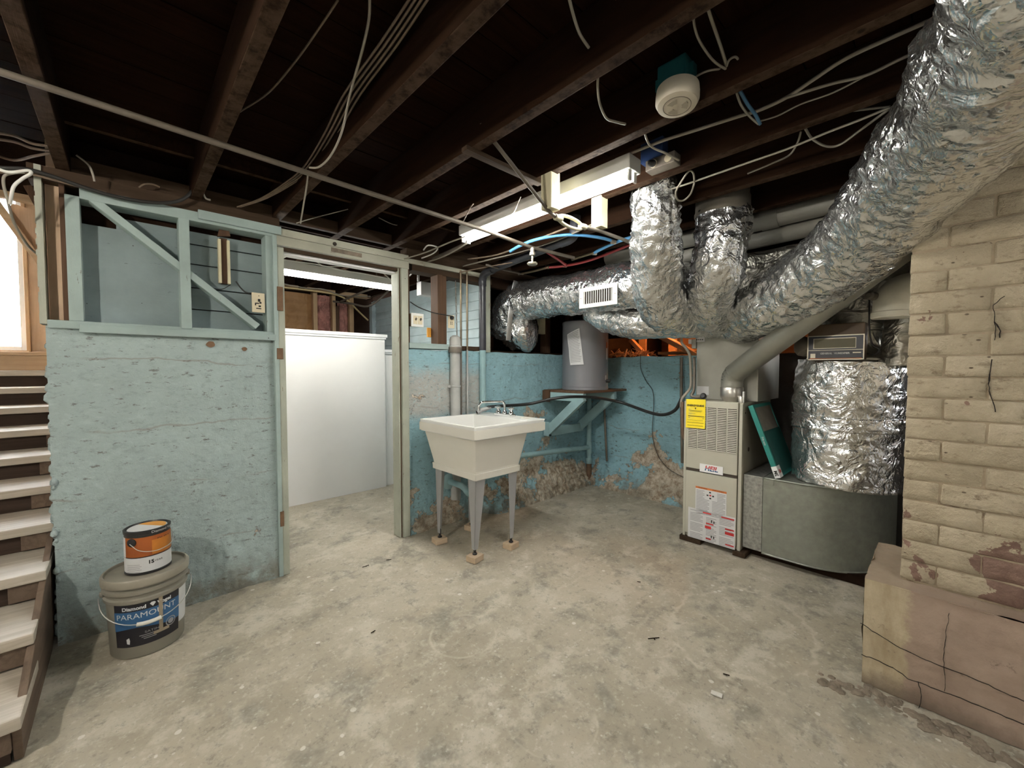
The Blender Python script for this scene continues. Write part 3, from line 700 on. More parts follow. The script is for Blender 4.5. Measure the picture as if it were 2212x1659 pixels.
# sloping soffit of the flight overhead
sf = empty('stair_soffit', (-.6, 4.1, 1.9), 'sloping pine board and plywood under the flight above the stairs', 'stair soffit')
YS = 4.15
a = onY(-110, 300, YS); b = onY(120, 612, YS)
MB().bar(a, b, .04, .135, up=(0, -1, .001)).build('stringer_board', MT['freshwoodX'], sf, bevel=.004)
p = [onY(24, 438, YS + .05), onY(75, 455, YS + .05), onY(125, 560, YS + .05), onY(125, 620, YS + .05), onY(80, 560, YS + .05), onY(20, 468, YS + .05)]
MB().prism(p, (0, .03, 0)).build('plywood_panel', MT['plywood'], sf)
a = onY(-40, 402, YS - .05); b = onY(78, 428, YS - .05)
MB().bar(a, b, .05, .09).build('ledger', MT['freshwoodX'], sf, bevel=.004)
a = onY(62, 405, YS - .08); b = onY(98, 470, YS - .08)
MB().bar(a, b, .04, .10, up=(0,-1,.001)).build('cripple', MT['oldwood'], sf, bevel=.004)
MB().box(-1.3, -.27, YS - .12, YS - .02, 2.40, 3.46).build('header', MT['darkwood'], sf)  # carried up as an added dark sheet to hide the bright upper window

# ------------------------------------------------------------------ chimney
ch = empty('chimney', (2.45, -.25, 0), 'cream painted brick chimney on a cracked mauve plinth beside the furnace', 'chimney')
CXF, CYL = 2.255, .100
pl = MB()
x0, x1, y0, y1, zp = 2.158, 2.665, -.80, .196, .432
def rough(p, n, a=.005): return Vector(p) + Vector(n) * (a * fbm(p, 6, 4) + a * .5 * fbm(p, 25, 3, 3))
pl.grid(lambda u, v: rough((x0, y1 + (y0 - y1)*u, v*zp), (-1,0,0), .006), 90, 50)
pl.grid(lambda u, v: rough((x0 + (x1-x0)*u, y1, v*zp), (0,1,0), .006), 40, 40)
pl.grid(lambda u, v: rough((x0 + (x1-x0)*u, y1 + (y0-y1)*v, zp), (0,0,1), .007), 40, 70)
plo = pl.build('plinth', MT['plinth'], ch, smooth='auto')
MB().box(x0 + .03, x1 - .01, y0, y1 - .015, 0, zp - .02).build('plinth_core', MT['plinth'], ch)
MB().box(CXF + .006, 2.68, -.72, CYL - .005, zp - .01, CZ + .02).build('mortar_core', MT['mortar'], ch)
pitch = .0813
def brick_mesh(L, seed):
    bm = bmesh.new(); bmesh.ops.create_cube(bm, size=1.0)
    for v in bm.verts: v.co = Vector((v.co.x * .105, v.co.y * (L - .005), v.co.z * (pitch - .0045)))
    bmesh.ops.subdivide_edges(bm, edges=bm.edges, cuts=2, use_grid_fill=True)
    bmesh.ops.bevel(bm, geom=[e for e in bm.edges if e.calc_face_angle(0) > .5], offset=.0045, segments=1, affect='EDGES')
    for v in bm.verts: v.co += Vector((.005 * nz(v.co, 22, seed), .003 * nz(v.co, 20, seed + 3), .0034 * nz(v.co, 24, seed + 5)))
    me = bpy.data.meshes.new('brick'); bm.to_mesh(me); bm.free(); me.materials.append(MT['brick'])
    me.polygons.foreach_set('use_smooth', [True] * len(me.polygons)); me.set_sharp_from_angle(angle=math.radians(50))
    return me
full = [brick_mesh(.215, s) for s in (1, 4, 7, 11)]; half = [brick_mesh(.104, s) for s in (2, 6, 9)]
zc = zp + .004; r_ = 0
while zc < CZ + .02:
    y = CYL
    seq = ['h', 'f', 'f', 'f'] if r_ % 2 == 0 else ['f', 'f', 'f', 'h']
    for k in seq:
        L = .215 if k == 'f' else .104
        me = random.choice(full if k == 'f' else half)
        o = link('brick', me, (CXF + .0525 + random.uniform(-.003, .003), y - L / 2 + random.uniform(-.0015, .0015), zc + pitch / 2), ch)
        o.rotation_euler = (random.uniform(-.008, .008), 0, random.uniform(-.012, .012))
        y -= L
    # return side, bricks end-on
    for k in range(2):
        me = full[(r_ + k) % 4]
        o = link('brick', me, (CXF + .105 + .11 + k * .215, CYL - .0525, zc + pitch / 2), ch, (0, 0, PI / 2))
    zc += pitch; r_ += 1
def crack(pts, X, w, par, name='crack', off=.0065):
    """fine open joint on a face X = const, given in pixels"""
    P = [onX(px, py, X) for (px, py) in pts]; Q = []
    for a, b in zip(P[:-1], P[1:]):
        n = max(2, int((b - a).length / .012))
        for i in range(n):
            q = a.lerp(b, i / n); Q.append(q + Vector((0, .004 * nz(q, 60, 1), .004 * nz(q, 60, 7))))
    Q.append(P[-1]); m = MB()
    for i in range(len(Q) - 1):
        ww = w * .62 * (.5 + .9 * abs(nz(Q[i], 30, 2)))
        m.bar(Q[i] + V(-off, 0, 0), Q[i+1] + V(-off, 0, 0), ww, .004, up=(-1, 0, 0))
    return m.build(name, MT['crack'], par)
for pts, w in (([(1860,1344),(1900,1370),(1945,1397),(1990,1418),(2040,1440),(2100,1462),(2160,1488),(2212,1512)], .0028),
               ([(1862,1412),(1890,1422),(1930,1440),(1960,1462),(1990,1473),(2040,1493),(2100,1515),(2160,1540),(2212,1562)], .0034),
               ([(2050,1322),(2046,1350),(2042,1385),(2038,1430),(2042,1465),(2040,1490)], .0032),
               ([(1984,1470),(1990,1500),(1984,1530),(1990,1548),(1978,1562)], .0045)):
    crack(pts, x0, w, ch, off=.009)
for pts, w in (([(2150,735),(2146,660),(2170,640)], .005), ([(2160,730),(2161,715),(2147,695)], .007), ([(2143,775),(2139,800),(2136,845),(2142,860),(2150,890)], .006)):
    crack(pts, CXF, w, ch, off=.004)
# broken slab edge round the plinth
m = MB()
for k in range(70):
    t = k / 69; yy = .30 - 1.0 * t; xx = 2.12 - .05 * math.sin(t * PI) - .03 * nz((t * 12, 0, 0), 1) - (.06 if t < .2 else 0) * (1 - t / .2)
    for j in range(3):
        q = Vector((xx + random.uniform(-.03, .045), yy + random.uniform(-.02, .02), 0)); r = random.uniform(.008, .022)
        if q.x > 2.165 and q.y < .2: q.x = 2.15
        m.lathe(q - V(0, 0, .006), [(r * .9, 0), (r, r * .35), (r * .5, r * .7)], 6)
m.build('broken_screed', MT['debris'], ch)

# ------------------------------------------------------------------ laundry sink
RZ = .910
sk = empty('laundry_sink', (1.85, 2.35, 0), 'freestanding cream plastic laundry tub on grey tapered legs', 'sink')
ax0, ax1, ay0, ay1 = 1.592, 2.262, 2.030, 2.690         # rim
bx0, bx1, by0, by1 = 1.602, 2.105, 2.040, 2.680         # basin under the rim
cx0, cx1, cy0, cy1 = 1.660, 2.050, 2.105, 2.600         # basin floor
def rect(x0, x1, y0, y1, z): return [(x0,y0,z),(x1,y0,z),(x1,y1,z),(x0,y1,z)]
def loft(m, rings, cap0=True, cap1=True):
    n = len(rings[0]); vs = [p for r in rings for p in r]; fs = []
    for i in range(len(rings) - 1):
        for k in range(n): fs.append((i*n+k, i*n+(k+1)%n, (i+1)*n+(k+1)%n, (i+1)*n+k))
    if cap0: fs.append(tuple(range(n))[::-1])
    if cap1: fs.append(tuple(range((len(rings)-1)*n, len(rings)*n)))
    return m.add(vs, fs)
ix0, ix1, iy0, iy1 = ax0 + .022, 2.085, ay0 + .022, ay1 - .022
m = MB()
loft(m, [rect(cx0, cx1, cy0, cy1, .545), rect(cx0 - .006, cx1 + .006, cy0 - .006, cy1 + .006, .60), rect(bx0 + .012, bx1 - .006, by0 + .012, by1 - .012, .835),
         rect(bx0 + .012, bx1 - .006, by0 + .012, by1 - .012, .836)], True, False)
m.build('basin', MT['sink'], sk, bevel=.006)
m = MB(); loft(m, [rect(cx0 - .010, cx1 + .010, cy0 - .010, cy1 + .010, .540), rect(cx0 - .012, cx1 + .012, cy0 - .012, cy1 + .012, .585)]); m.build('base_skirt', MT['sink'], sk, bevel=.004)
m = MB()      # rim with apron and the hollow inside
loft(m, [rect(ax0 + .006, ax1 - .012, ay0 + .006, ay1 - .006, .822), rect(ax0, ax1 - .010, ay0, ay1, .90), rect(ax0, ax1, ay0, ay1, RZ), rect(ix0, ix1, iy0, iy1, RZ - .002),
         rect(cx0 + .012, cx1 + .004, cy0 + .012, cy1 + .02, .70), rect(cx0 + .03, cx1 - .03, cy0 + .03, cy1 - .03, .60)], False, True)
m.build('rim', MT['sink_rim'], sk, bevel=.004)
m = MB(); loft(m, [rect(ax0 - .003, ax1 - .006, ay0 - .003, ay1 + .003, .828), rect(ax0 - .003, ax1 - .004, ay0 - .003, ay1 + .003, .888)], False, False)
m.build('apron', MT['sink'], sk)
MB().box(2.16, 2.215, 2.13, 2.19, RZ - .002, RZ + .008).build('soap_recess', MT['sink'], sk, bevel=.003)
for (lx, ly, sx_, sy_) in ((1.653, 2.111, 1, 1), (1.640, 2.535, 1, -1), (1.985, 2.085, -1, 1), (1.985, 2.570, -1, -1)):
    tx = cx0 + .004 if sx_ > 0 else cx1 - .004; ty = cy0 + .004 if sy_ > 0 else cy1 - .004
    m = MB()       # folded-steel angle leg, two tapering flanges
    w0, w1 = .085, .030
    for d in ((1, 0), (0, 1)):
        a = V(tx, ty, .555); b = V(lx, ly, .075); D = V(d[0] * sx_, d[1] * sy_, 0); N = V(d[1] * sx_ * .003, d[0] * sy_ * .003, 0)
        m.hexa([b, b + D * w1, b + D * w1 + N, b + N, a, a + D * w0, a + D * w0 + N, a + N])
    lg = m.build('leg', MT['grey_leg'], sk)
    MB().lathe((lx + .012 * sx_, ly + .012 * sy_, .040), [(.016, 0), (.016, .008), (.009, .012), (.009, .06)], 10).build('foot', MT['can_black'], lg)
for i, (lx, ly, r) in enumerate(((1.663, 2.12, .2), (1.650, 2.525, -.1), (1.975, 2.10, .15), (1.975, 2.56, .3))):
    m = MB(); m.box(-.045, .045, -.04, .04, 0, .040)
    me = m.mesh('wood_block', MT['block_pine'], Vector((0,0,0)), bevel=.003)
    o = link('wood_block', me, (lx, ly, 0), None, (0, 0, r))
    tag(o, ['small pine block under the sink leg standing furthest out in the room', 'small pine block under the sink leg beside the door jamb',
            'small pine block under the sink leg below the right end of the rim', 'small pine block under the sink leg closest to the wall pipes'][i], 'wood block', 'pine blocks under the sink legs')
# tap
fc = empty('faucet', (2.165, 2.37, RZ), 'chrome swivel-spout tap on the deck of the laundry tub', 'faucet')
FX = 2.165
MB().box(FX - .028, FX + .028, 2.275, 2.475, RZ, RZ + .022).build('base', MT['chrome'], fc, bevel=.006)
for hy in (2.30, 2.45):
    h = MB().lathe((FX, hy, RZ + .022), [(.022, 0), (.020, .012), (.012, .026), (.014, .034), (.018, .05), (.010, .056)], 14).build('handle', MT['chrome'], fc, smooth='auto')
    MB().bar((FX - .005, hy - .032, RZ + .066), (FX - .005, hy + .032, RZ + .066), .012, .010).bar((FX - .035, hy, RZ + .066), (FX + .03, hy, RZ + .066), .012, .010).build('lever', MT['chrome'], h, bevel=.003)
MB().lathe((FX, 2.375, RZ + .022), [(.020, 0), (.018, .014), (.012, .022)], 14).build('spout_collar', MT['chrome'], fc, smooth='auto')
P = [(FX, 2.375, RZ + .03), (FX, 2.375, RZ + .085), (FX - .012, 2.378, RZ + .108), (FX - .04, 2.385, RZ + .115), (FX - .16, 2.42, RZ + .118), (FX - .195, 2.43, RZ + .112), (FX - .21, 2.435, RZ + .09), (FX - .212, 2.436, RZ + .07)]
MB().tube(spline(P, 6), .0095, 12).build('spout', MT['chrome'], fc, smooth='auto')
MB().lathe((FX - .212, 2.436, RZ + .052), [(.012, 0), (.012, .02), (.0095, .022)], 12).build('aerator', MT['chrome'], fc, smooth='auto')
# drain trap under the tub
dt = empty('drain_trap', (1.86, 2.60, 0.2), 'pale drain trap bending into the wall under the laundry tub', 'pipe')
MB().tube(spline([(1.87, 2.42, .545), (1.87, 2.42, .42), (1.88, 2.44, .345), (1.90, 2.50, .32), (1.90, 2.56, .35), (1.90, 2.62, .36), (1.90, 2.80, .36)], 6), .024, 12).build('trap', MT['blue_pipe'], dt, smooth=True)
MB().lathe((1.90, 2.77, .36), [(.065, 0), (.066, .01), (.045, .02), (.030, .026)], 18, (0,-1,0)).build('escutcheon', MT['blue_pipe'], dt, smooth='auto')

# ------------------------------------------------------------------ pail and tin of paint
BX, BY = .045, 2.545
def cyl(a, r, z): return V(BX + r * math.sin(a), BY - r * math.cos(a), z)   # a=0 faces the room
A0 = math.atan2(-BX, BY) # towards the camera
bk = empty('paint_bucket', (BX, BY, 0), 'large grey plastic paint pail with a blue label, standing on the floor by the stairs', 'bucket')
MB().lathe((BX, BY, 0), [(.128, 0), (.131, .006), (.138, .20), (.141, .250), (.149, .254), (.149, .266), (.141, .271), (.141, .287), (.152, .292), (.152, .306), (.142, .311), (.142, .33)], 56).build('pail', MT['bucket'], bk, smooth='auto')
MB().lathe((BX, BY, .322), [(.147, 0), (.156, .002), (.157, .030), (.152, .037), (.146, .036), (.141, .026), (.10, .024), (.0, .024)], 56).build('lid', MT['bucket_lid'], bk, smooth='auto')
def wrap(a0, a1, z0, z1, r0, r1, name, mat, par, n=22, cut=None):
    m = MB()
    zf = cut or (lambda t: z0)
    m.grid(lambda u, v: cyl(math.radians(a0 + (a1 - a0) * u), r0 + (r1 - r0) * v + .0008, (zf(u)) + (z1 - zf(u)) * v), n, 4)
    return m.build(name, mat, par, smooth=True)
def br(z): return .131 + (z - .006) / .194 * .007
wrap(-52, 50, .055, .247, br(.055)+.0005, br(.247)+.0005, 'label', MT['label_black'], bk)
lb = wrap(-52, 50, .135, .215, br(.135)+.0012, br(.215)+.0012, 'label_band', MT['label_blue'], bk, cut=lambda u: .128 + .012 * math.sin(u * 5))
wrap(50.5, 80, .085, .245, br(.085)+.0008, br(.245)+.0008, 'label_side', MT['label_white'], bk, 8)
def bt(zc, ac=0):
    return lambda x, y: cyl(math.radians(ac) + x / .137, br(zc + y) + .0034, zc + y)
text('lettering', 'Diamond      Vogel', .022, bt(.229, -2), MT['label_white'], bk, 1.0, bold=.0008)
text('lettering', 'PARAMOUNT', .034, bt(.193, -3), MT['label_white'], bk, 1.02)
text('lettering', 'SATIN', .014, bt(.112, 4), MT['grey_print'], bk, 1.3)
for k_ in range(3): wrap(-14 + 3*k_, 18 - 4*k_, .098 - .008*k_, .101 - .008*k_, br(.095)+.0025, br(.095)+.0025, 'print_line', MT['grey_print'], bk, 6)
m = MB(); f_ = bt(.231, 6)     # faceted gem emblem between the two words
m.add([f_(-.010, .004), f_(-.005, .010), f_(.005, .010), f_(.010, .004), f_(0, -.010)], [(0,4,3,2,1)]); m.build('emblem', MT['label_white'], bk)
m = MB()
for k in range(40):
    a = 2*PI*k/40; b = 2*PI*(k+1)/40; g_ = bt(.118, 33)
    m.add([g_(.021*math.cos(a), .021*math.sin(a)), g_(.021*math.cos(b), .021*math.sin(b)), g_(.017*math.cos(b), .017*math.sin(b)), g_(.017*math.cos(a), .017*math.sin(a))], [(0,1,2,3)])
m.add([g_(.012*math.cos(2*PI*k/20), .012*math.sin(2*PI*k/20)) for k in range(20)], [tuple(range(20))]); m.build('seal', MT['grey_print'], bk)
wrap(14, 20, .10, .262, br(.10)+.003, br(.262)+.0025, 'paint_drip', MT['drip'], bk, 4)
wrap(6, 30, .088, .102, br(.09)+.0028, br(.10)+.003, 'paint_drip', MT['drip'], bk, 6)
m = MB(); f_ = bt(.085, -30); m.add([f_(-.006, -.012), f_(.004, -.016), f_(.006, 0), f_(.003, .014), f_(-.007, .008)], [(0,1,2,3,4)]); m.build('label_tear', MT['label_white'], bk)
for s in (-1, 1): MB().lathe((BX + s * .147, BY, .278), [(.0, 0), (.013, 0), (.013, .010), (.0, .012)], 12, (s, 0, 0)).build('ear', MT['bucket'], bk)
hp = []
for k in range(25):
    t = -PI/2 + PI * k / 24
    hp.append(V(BX + .160 * math.sin(t), BY - .155 * max(.05, math.cos(t)) ** .55, .275 - .115 * math.cos(t) ** 1.0))
bl = MB().tube(hp, .0022, 6).build('bail', MT['wire'], bk, smooth=True)
MB().tube([hp[10], hp[11], hp[12], hp[13], hp[14]], .0085, 10).build('grip', MT['plastic_white'], bl, smooth=True)

LZ = .348
cn = empty('paint_can', (BX + .008, BY + .005, LZ), 'small paint tin with an orange and white label standing on the grey pail', 'paint can')
BX0, BY0 = BX, BY; BX, BY = BX + .008, BY + .005
CR = .083
MB().lathe((BX, BY, LZ), [(CR + .001, 0), (CR + .001, .008), (CR - .001, .010), (CR - .001, .180), (CR + .0015, .181), (CR + .0025, .196), (CR - .004, .199), (CR - .008, .190), (.0, .190)], 48).build('can_body', MT['can_black'], cn, smooth='auto')
wrap(-86, 88, LZ + .011, LZ + .078, CR - .0008, CR - .0008, 'label_white', MT['label_white'], cn, 30)
wrap(-66, 88, LZ + .080, LZ + .170, CR - .0006, CR - .0006, 'label_orange', MT['can_orange'], cn, 30)
wrap(-86, -66.5, LZ + .080, LZ + .170, CR - .0006, CR - .0006, 'label_white', MT['label_white'], cn, 6)
wrap(8, 88, LZ + .085, LZ + .150, CR + .0002, CR + .0002, 'label_amber', plain('can_label_glow', (.45,.16,.02), .45, 0, .3, 9, 0), cn, 16)
wrap(-66, 88, LZ + .0775, LZ + .0815, CR, CR, 'label_line', MT['label_black'], cn, 30)
def ct(zc, ac): return lambda x, y: cyl(math.radians(ac) + x / CR, CR + .0008, LZ + zc + y)
def ct2(zc, ac): return lambda x, y: cyl(math.radians(ac) + x / CR, CR + .0035, LZ + zc + y)
text('lettering', 'Diamond Vogel', .016, ct2(.1885, 42), MT['label_white'], cn, 1.0)
text('lettering', 'DURA', .020, ct(.148, 42), MT['label_black'], cn, 1.1)
text('lettering', '15', .022, ct(.052, 5), MT['black'], cn, 1.0, bold=.001)
text('lettering', 'YEAR', .011, ct(.052, 24), MT['black'], cn, 1.2)
for k in range(5):
    wrap(-60, -22 + 4*(k % 2), LZ + .046 - .008*k, LZ + .048 - .008*k, CR + .0003, CR + .0003, 'print_line', MT['grey_print'], cn, 6)
lid = MB().lathe((BX, BY, LZ + .1905), [(.072, 0), (.070, .003), (.0, .003)], 32).build('can_lid', MT['paper'], cn, smooth='auto')
m = MB(); m.add([V(BX + .0 + .068*math.cos(a), BY + .068*math.sin(a), LZ + .1942) for a in [i * 2 * PI / 40 for i in range(-4, 14)]], [tuple(range(18))]); m.build('lid_sticker', MT['can_amber'], lid)
MB().lathe(cyl(math.radians(-42), CR - .004, LZ + .150), [(.019, 0), (.019, .007), (.012, .010)], 14, (math.sin(math.radians(-42)), -math.cos(math.radians(-42)), 0)).build('ear', MT['can_black'], cn, smooth='auto')
P = [cyl(math.radians(a), CR + d, LZ + z) for a, d, z in ((-42, .010, .148), (-34, .014, .140), (-20, .018, .120), (0, .018, .107), (25, .016, .103), (60, .012, .112), (110, .012, .14), (138, .008, .15))]
MB().tube(spline(P, 6), .0017, 6).build('bail', MT['wire'], cn, smooth=True)
BX, BY = BX0, BY0
# ------------------------------------------------------------------ furnace
fu = empty('furnace', (3.35, 1.12, 0), 'beige upright gas furnace with louvred door and yellow tag', 'furnace')
FX0, FY0, FY1, FZ0, FZ1 = 3.02, .922, 1.318, .035, 1.052
MB().box(FX0 + .012, 3.66, FY0, FY1, FZ0, FZ1).build('cabinet', MT['furnace_side'], fu, bevel=.004)
MB().box(FX0 - .004, FX0 + .012, FY0, FY0 + .020, FZ0, FZ1 - .01).build('corner_strip', MT['furnace'], fu, bevel=.002)
MB().box(FX0 - .004, FX0 + .012, FY1 - .018, FY1, FZ0, FZ1 - .01).build('corner_strip', MT['furnace'], fu, bevel=.002)
du = MB().box(FX0 - .010, FX0 + .010, FY0 + .026, FY1 - .020, .552, FZ1).build('upper_door', MT['furnace'], fu, bevel=.004)
dl = MB().box(FX0 - .010, FX0 + .010, FY0 + .026, FY1 - .020, .062, .530).build('lower_door', MT['furnace'], fu, bevel=.004)
MB().box(FX0 - .002, FX0 + .006, FY0 + .028, FY1 - .022, .531, .551).build('door_reveal', MT['slot'], fu)
MB().box(FX0 + .0, FX0 + .02, FY0 + .03, FY1 - .03, FZ0 + .002, .060).build('kick_strip', MT['furnace_side'], fu)
DX = FX0 - .010
for (pa, pb) in ((1487.5, 1505), (1507.7, 1525.2), (1528, 1546.5), (1549.7, 1568.6), (1572, 1591.3)):
    ya = onX(pa, 930, DX).y; yb = onX(pb, 930, DX).y; zt_, zb_ = 1.006, .702
    cs_ = MB().box(DX - .0015, DX + .002, yb, ya, zb_, zt_).build('louvre_slot', MT['slot'], du)
    m = MB(); n = 25; pt = (zt_ - zb_) / n
    for k in range(n):
        z = zb_ + k * pt; m.hexa([(DX-.006, yb, z), (DX-.006, ya, z), (DX-.001, ya, z), (DX-.001, yb, z), (DX-.0025, yb, z+pt*.52), (DX-.0025, ya, z+pt*.52), (DX-.001, ya, z+pt*.52), (DX-.001, yb, z+pt*.52)])
    m.build('louvre_blades', MT['slot_bar'], cs_)
def fl(px0, px1, py0, py1, off, name, mat, par):
    a = onX(px0, py0, DX); b = onX(px1, py1, DX); zt_ = a.z; zb_ = onX(px0, py1, DX).z
    o = MB().box(DX - off - .0006, DX - off, b.y, a.y, zb_, zt_).build(name, mat, par); return (a.y, b.y, zb_, zt_, DX - off - .0012, o)
def ftx(L, u, v): return lambda x, y: V(L[4], L[0] + (L[1] - L[0]) * u - x, L[2] + (L[3] - L[2]) * v + y)
def fline(L, u0, u1, v0, v1, mat, name='print_line'):
    ya = L[0] + (L[1]-L[0])*u0; yb = L[0] + (L[1]-L[0])*u1; za = L[2] + (L[3]-L[2])*v0; zb = L[2] + (L[3]-L[2])*v1
    MB().add([(L[4], ya, za), (L[4], yb, za), (L[4], yb, zb), (L[4], ya, zb)], [(0,1,2,3)]).build(name, mat, L[5])
# yellow tag: the foot curls off the door
ya = onX(1483, 870, DX).y; yb = onX(1525, 870, DX).y; zt_ = onX(1483, 862, DX).z; zb_ = onX(1483, 923, DX).z
m = MB()
m.grid(lambda u, v: V(DX - .004 - .020 * max(0, .35 - v) ** 1.5 - .004*u, ya + (yb - ya) * u, zb_ + (zt_ - zb_) * v + .004 * u), 6, 16)
tg = m.build('energy_tag', MT['yellow'], fu, smooth=True)
L = (ya, yb, zb_, zt_, DX - .0094, tg)
text('lettering', 'ENERGYGUIDE', .0185, ftx(L, .5, .79), MT['black'], tg, .98, bold=.0006)
m = MB(); q = ftx(L, .5, .70); m.add([q(-.006, .004), q(0, -.010), q(.006, .004)], [(0,1,2)]); m.build('arrow', MT['black'], tg)
for v, u0, u1, h in ((.62,.15,.85,.008), (.585,.2,.8,.008), (.51,.15,.5,.006), (.425,.12,.95,.016), (.36,.14,.22,.01), (.36,.86,.94,.01), (.29,.1,.9,.006), (.20,.08,.94,.010), (.10,.1,.92,.010)):
    fline((L[0], L[1], L[2], L[3], L[4] - (.004 if v < .3 else 0), tg), u0, u1, v - h/2, v + h/2, MT['black'])
# maker's badge
B_ = fl(1512, 1562, 1000.5, 1018, .003, 'badge', MT['white_trim'], fu)
def badge_safe():
    for up in (True, False):
        c = bpy.data.curves.new('t', 'FONT'); c.body = 'HEIL'; c.size = .046; c.align_x = 'CENTER'; c.align_y = 'CENTER'; c.shear = .22; c.offset = .0014
        o = bpy.data.objects.new('t', c); COL.objects.link(o)
        me0 = bpy.data.meshes.new_from_object(o.evaluated_get(bpy.context.evaluated_depsgraph_get()))
        bm = bmesh.new(); bm.from_mesh(me0)
        bmesh.ops.bisect_plane(bm, geom=bm.verts[:] + bm.edges[:] + bm.faces[:], plane_co=(0, -.002, 0), plane_no=(.10, 1, 0), clear_inner=up, clear_outer=not up)
        bm.verts.ensure_lookup_table(); bm.verts.index_update()
        f_ = ftx(B_, .5, .5); dz = .0012 if up else -.0012
        m = MB(); m.add([f_(v.co.x, v.co.y + dz) for v in bm.verts], [tuple(v.index for v in p.verts) for p in bm.faces])
        bm.free(); bpy.data.objects.remove(o); bpy.data.curves.remove(c); bpy.data.meshes.remove(me0)
        m.build('lettering', MT['red_print'] if up else MT['navy'], B_[5])
badge_safe()
# warning sheets
W1 = fl(1503, 1569, 1049, 1110, .0012, 'warning_sheet', MT['paper'], fu)
fline(W1, 0, 1, .93, 1.0, MT['orange_print'], 'warning_band')
text('lettering', 'WARNING', .012, ftx((W1[0], W1[1], W1[2], W1[3], W1[4]-.0005, W1[5]), .24, .965), MT['black'], W1[5], 1.1)
text('lettering', 'AVERTISSEMENT', .012, ftx((W1[0], W1[1], W1[2], W1[3], W1[4]-.0005, W1[5]), .74, .965), MT['black'], W1[5], .9)
for k in range(17):
    v = .87 - k * .05
    wa = .30 if .60 < v < .9 else .46
    fline(W1, .03, wa - .05 * (k % 3 == 1), v - .010, v + .010, MT['grey_print']); fline(W1, .98 - wa + .03, .97 - .06 * (k % 4 == 2), v - .010, v + .010, MT['grey_print'])
for (u, v) in ((.48, .86), (.40, .75), (.58, .75), (.49, .66), (.49, .76)): fline(W1, u - .03, u + .03, v - .025, v + .025, MT['black'] if u != .49 or v != .76 else MT['red_print'], 'pictogram')
W2 = fl(1487, 1588, 1094, 1158, .0018, 'instruction_sheet', MT['paper'], fu)
for k in range(20):
    v = .93 - k * .047
    for (u0, u1) in ((.05, .33), (.40, .62), (.68, .97)):
        if (k * 3 + int(u0 * 10)) % 7 == 3: continue
        fline(W2, u0, u1 - .05 * ((k + int(u0 * 20)) % 3 == 0), v - .009, v + .009, MT['grey_print'])
for (u0, u1, v, h) in ((.33,.51,.93,.022), (.72,.98,.925,.022), (.40,.56,.60,.022), (.80,.98,.58,.022), (.38,.51,.48,.045), (.80,.98,.45,.045), (.40,.51,.11,.022), (.81,.98,.09,.022)):
    fline((W2[0], W2[1], W2[2], W2[3], W2[4]-.0004, W2[5]), u0, u1, v - h, v + h, MT['red_print'], 'red_band')
for (u, v) in ((.52, .70), (.57, .68), (.52, .20), (.57, .19)): fline((W2[0], W2[1], W2[2], W2[3], W2[4]-.0004, W2[5]), u - .012, u + .012, v - .04, v + .04, MT['black'], 'pictogram')
for (ya_, yb_) in ((1.18, 1.335), (.885, .965)):
    MB().box(FX0 - .02, FX0 + .12, ya_, yb_, .0, .034).build('foot_pad', MT['oldwoodX'], fu, bevel=.004)
MB().box(3.5, 3.66, FY0 + .01, FY1 - .01, .0, .034).build('foot_pad', MT['oldwoodX'], fu)
MB().lathe((3.15, .9215, .72), [(0, 0), (.016, 0), (.014, .003), (0, .003)], 12, (0,-1,0)).build('knockout', MT['slot'], fu)
MB().lathe((3.07, .9215, .98), [(0, 0), (.008, 0), (0, .003)], 8, (0,-1,0)).build('knockout', MT['slot'], fu)

# supply plenum on top of the furnace
pn = empty('supply_plenum', (3.37, 1.05, FZ1), 'grey sheet-metal supply plenum sitting on top of the furnace', 'duct')
PX = 3.175; py0, py1 = .878, 1.300
MB().box(PX, 3.70, py0, py1, FZ1 + .002, 1.556).build('plenum_box', MT['plenum'], pn, bevel=.004)
MB().box(PX - .006, PX + .002, py0 - .003, py1 + .003, 1.546, 1.564).build('top_flange', MT['plenum'], pn, bevel=.002)
def pstick(px0, px1, py0_, py1_, name, mat, X=PX):
    a = onX(px0, py0_, X); b = onX(px1, py1_, X); return MB().box(X - .0015, X - .0005, a.y, b.y, onX(px0, py1_, X).z, a.z).build(name, mat, pn)
s1 = pstick(1503, 1522, 722, 739, 'sticker', MT['paper'])
pstick(1506, 1531, 834, 852, 'sticker', MT['paper'])
for k in range(4):
    a = onX(1505 + k * 4, 733, PX); MB().box(PX - .0025, PX - .0016, a.y - .006, a.y, a.z - .008, a.z + .003).build('sticker_mark', MT['black'], s1)
MB().box(PX - .01, PX + .05, 1.301, 1.335, 1.44, 1.51).build('limit_box', MT['plenum'], pn, bevel=.003)
MB().box(PX - .012, PX + .03, 1.336, 1.360, 1.475, 1.51).build('switch_cap', MT['white_metal'], pn, bevel=.002)

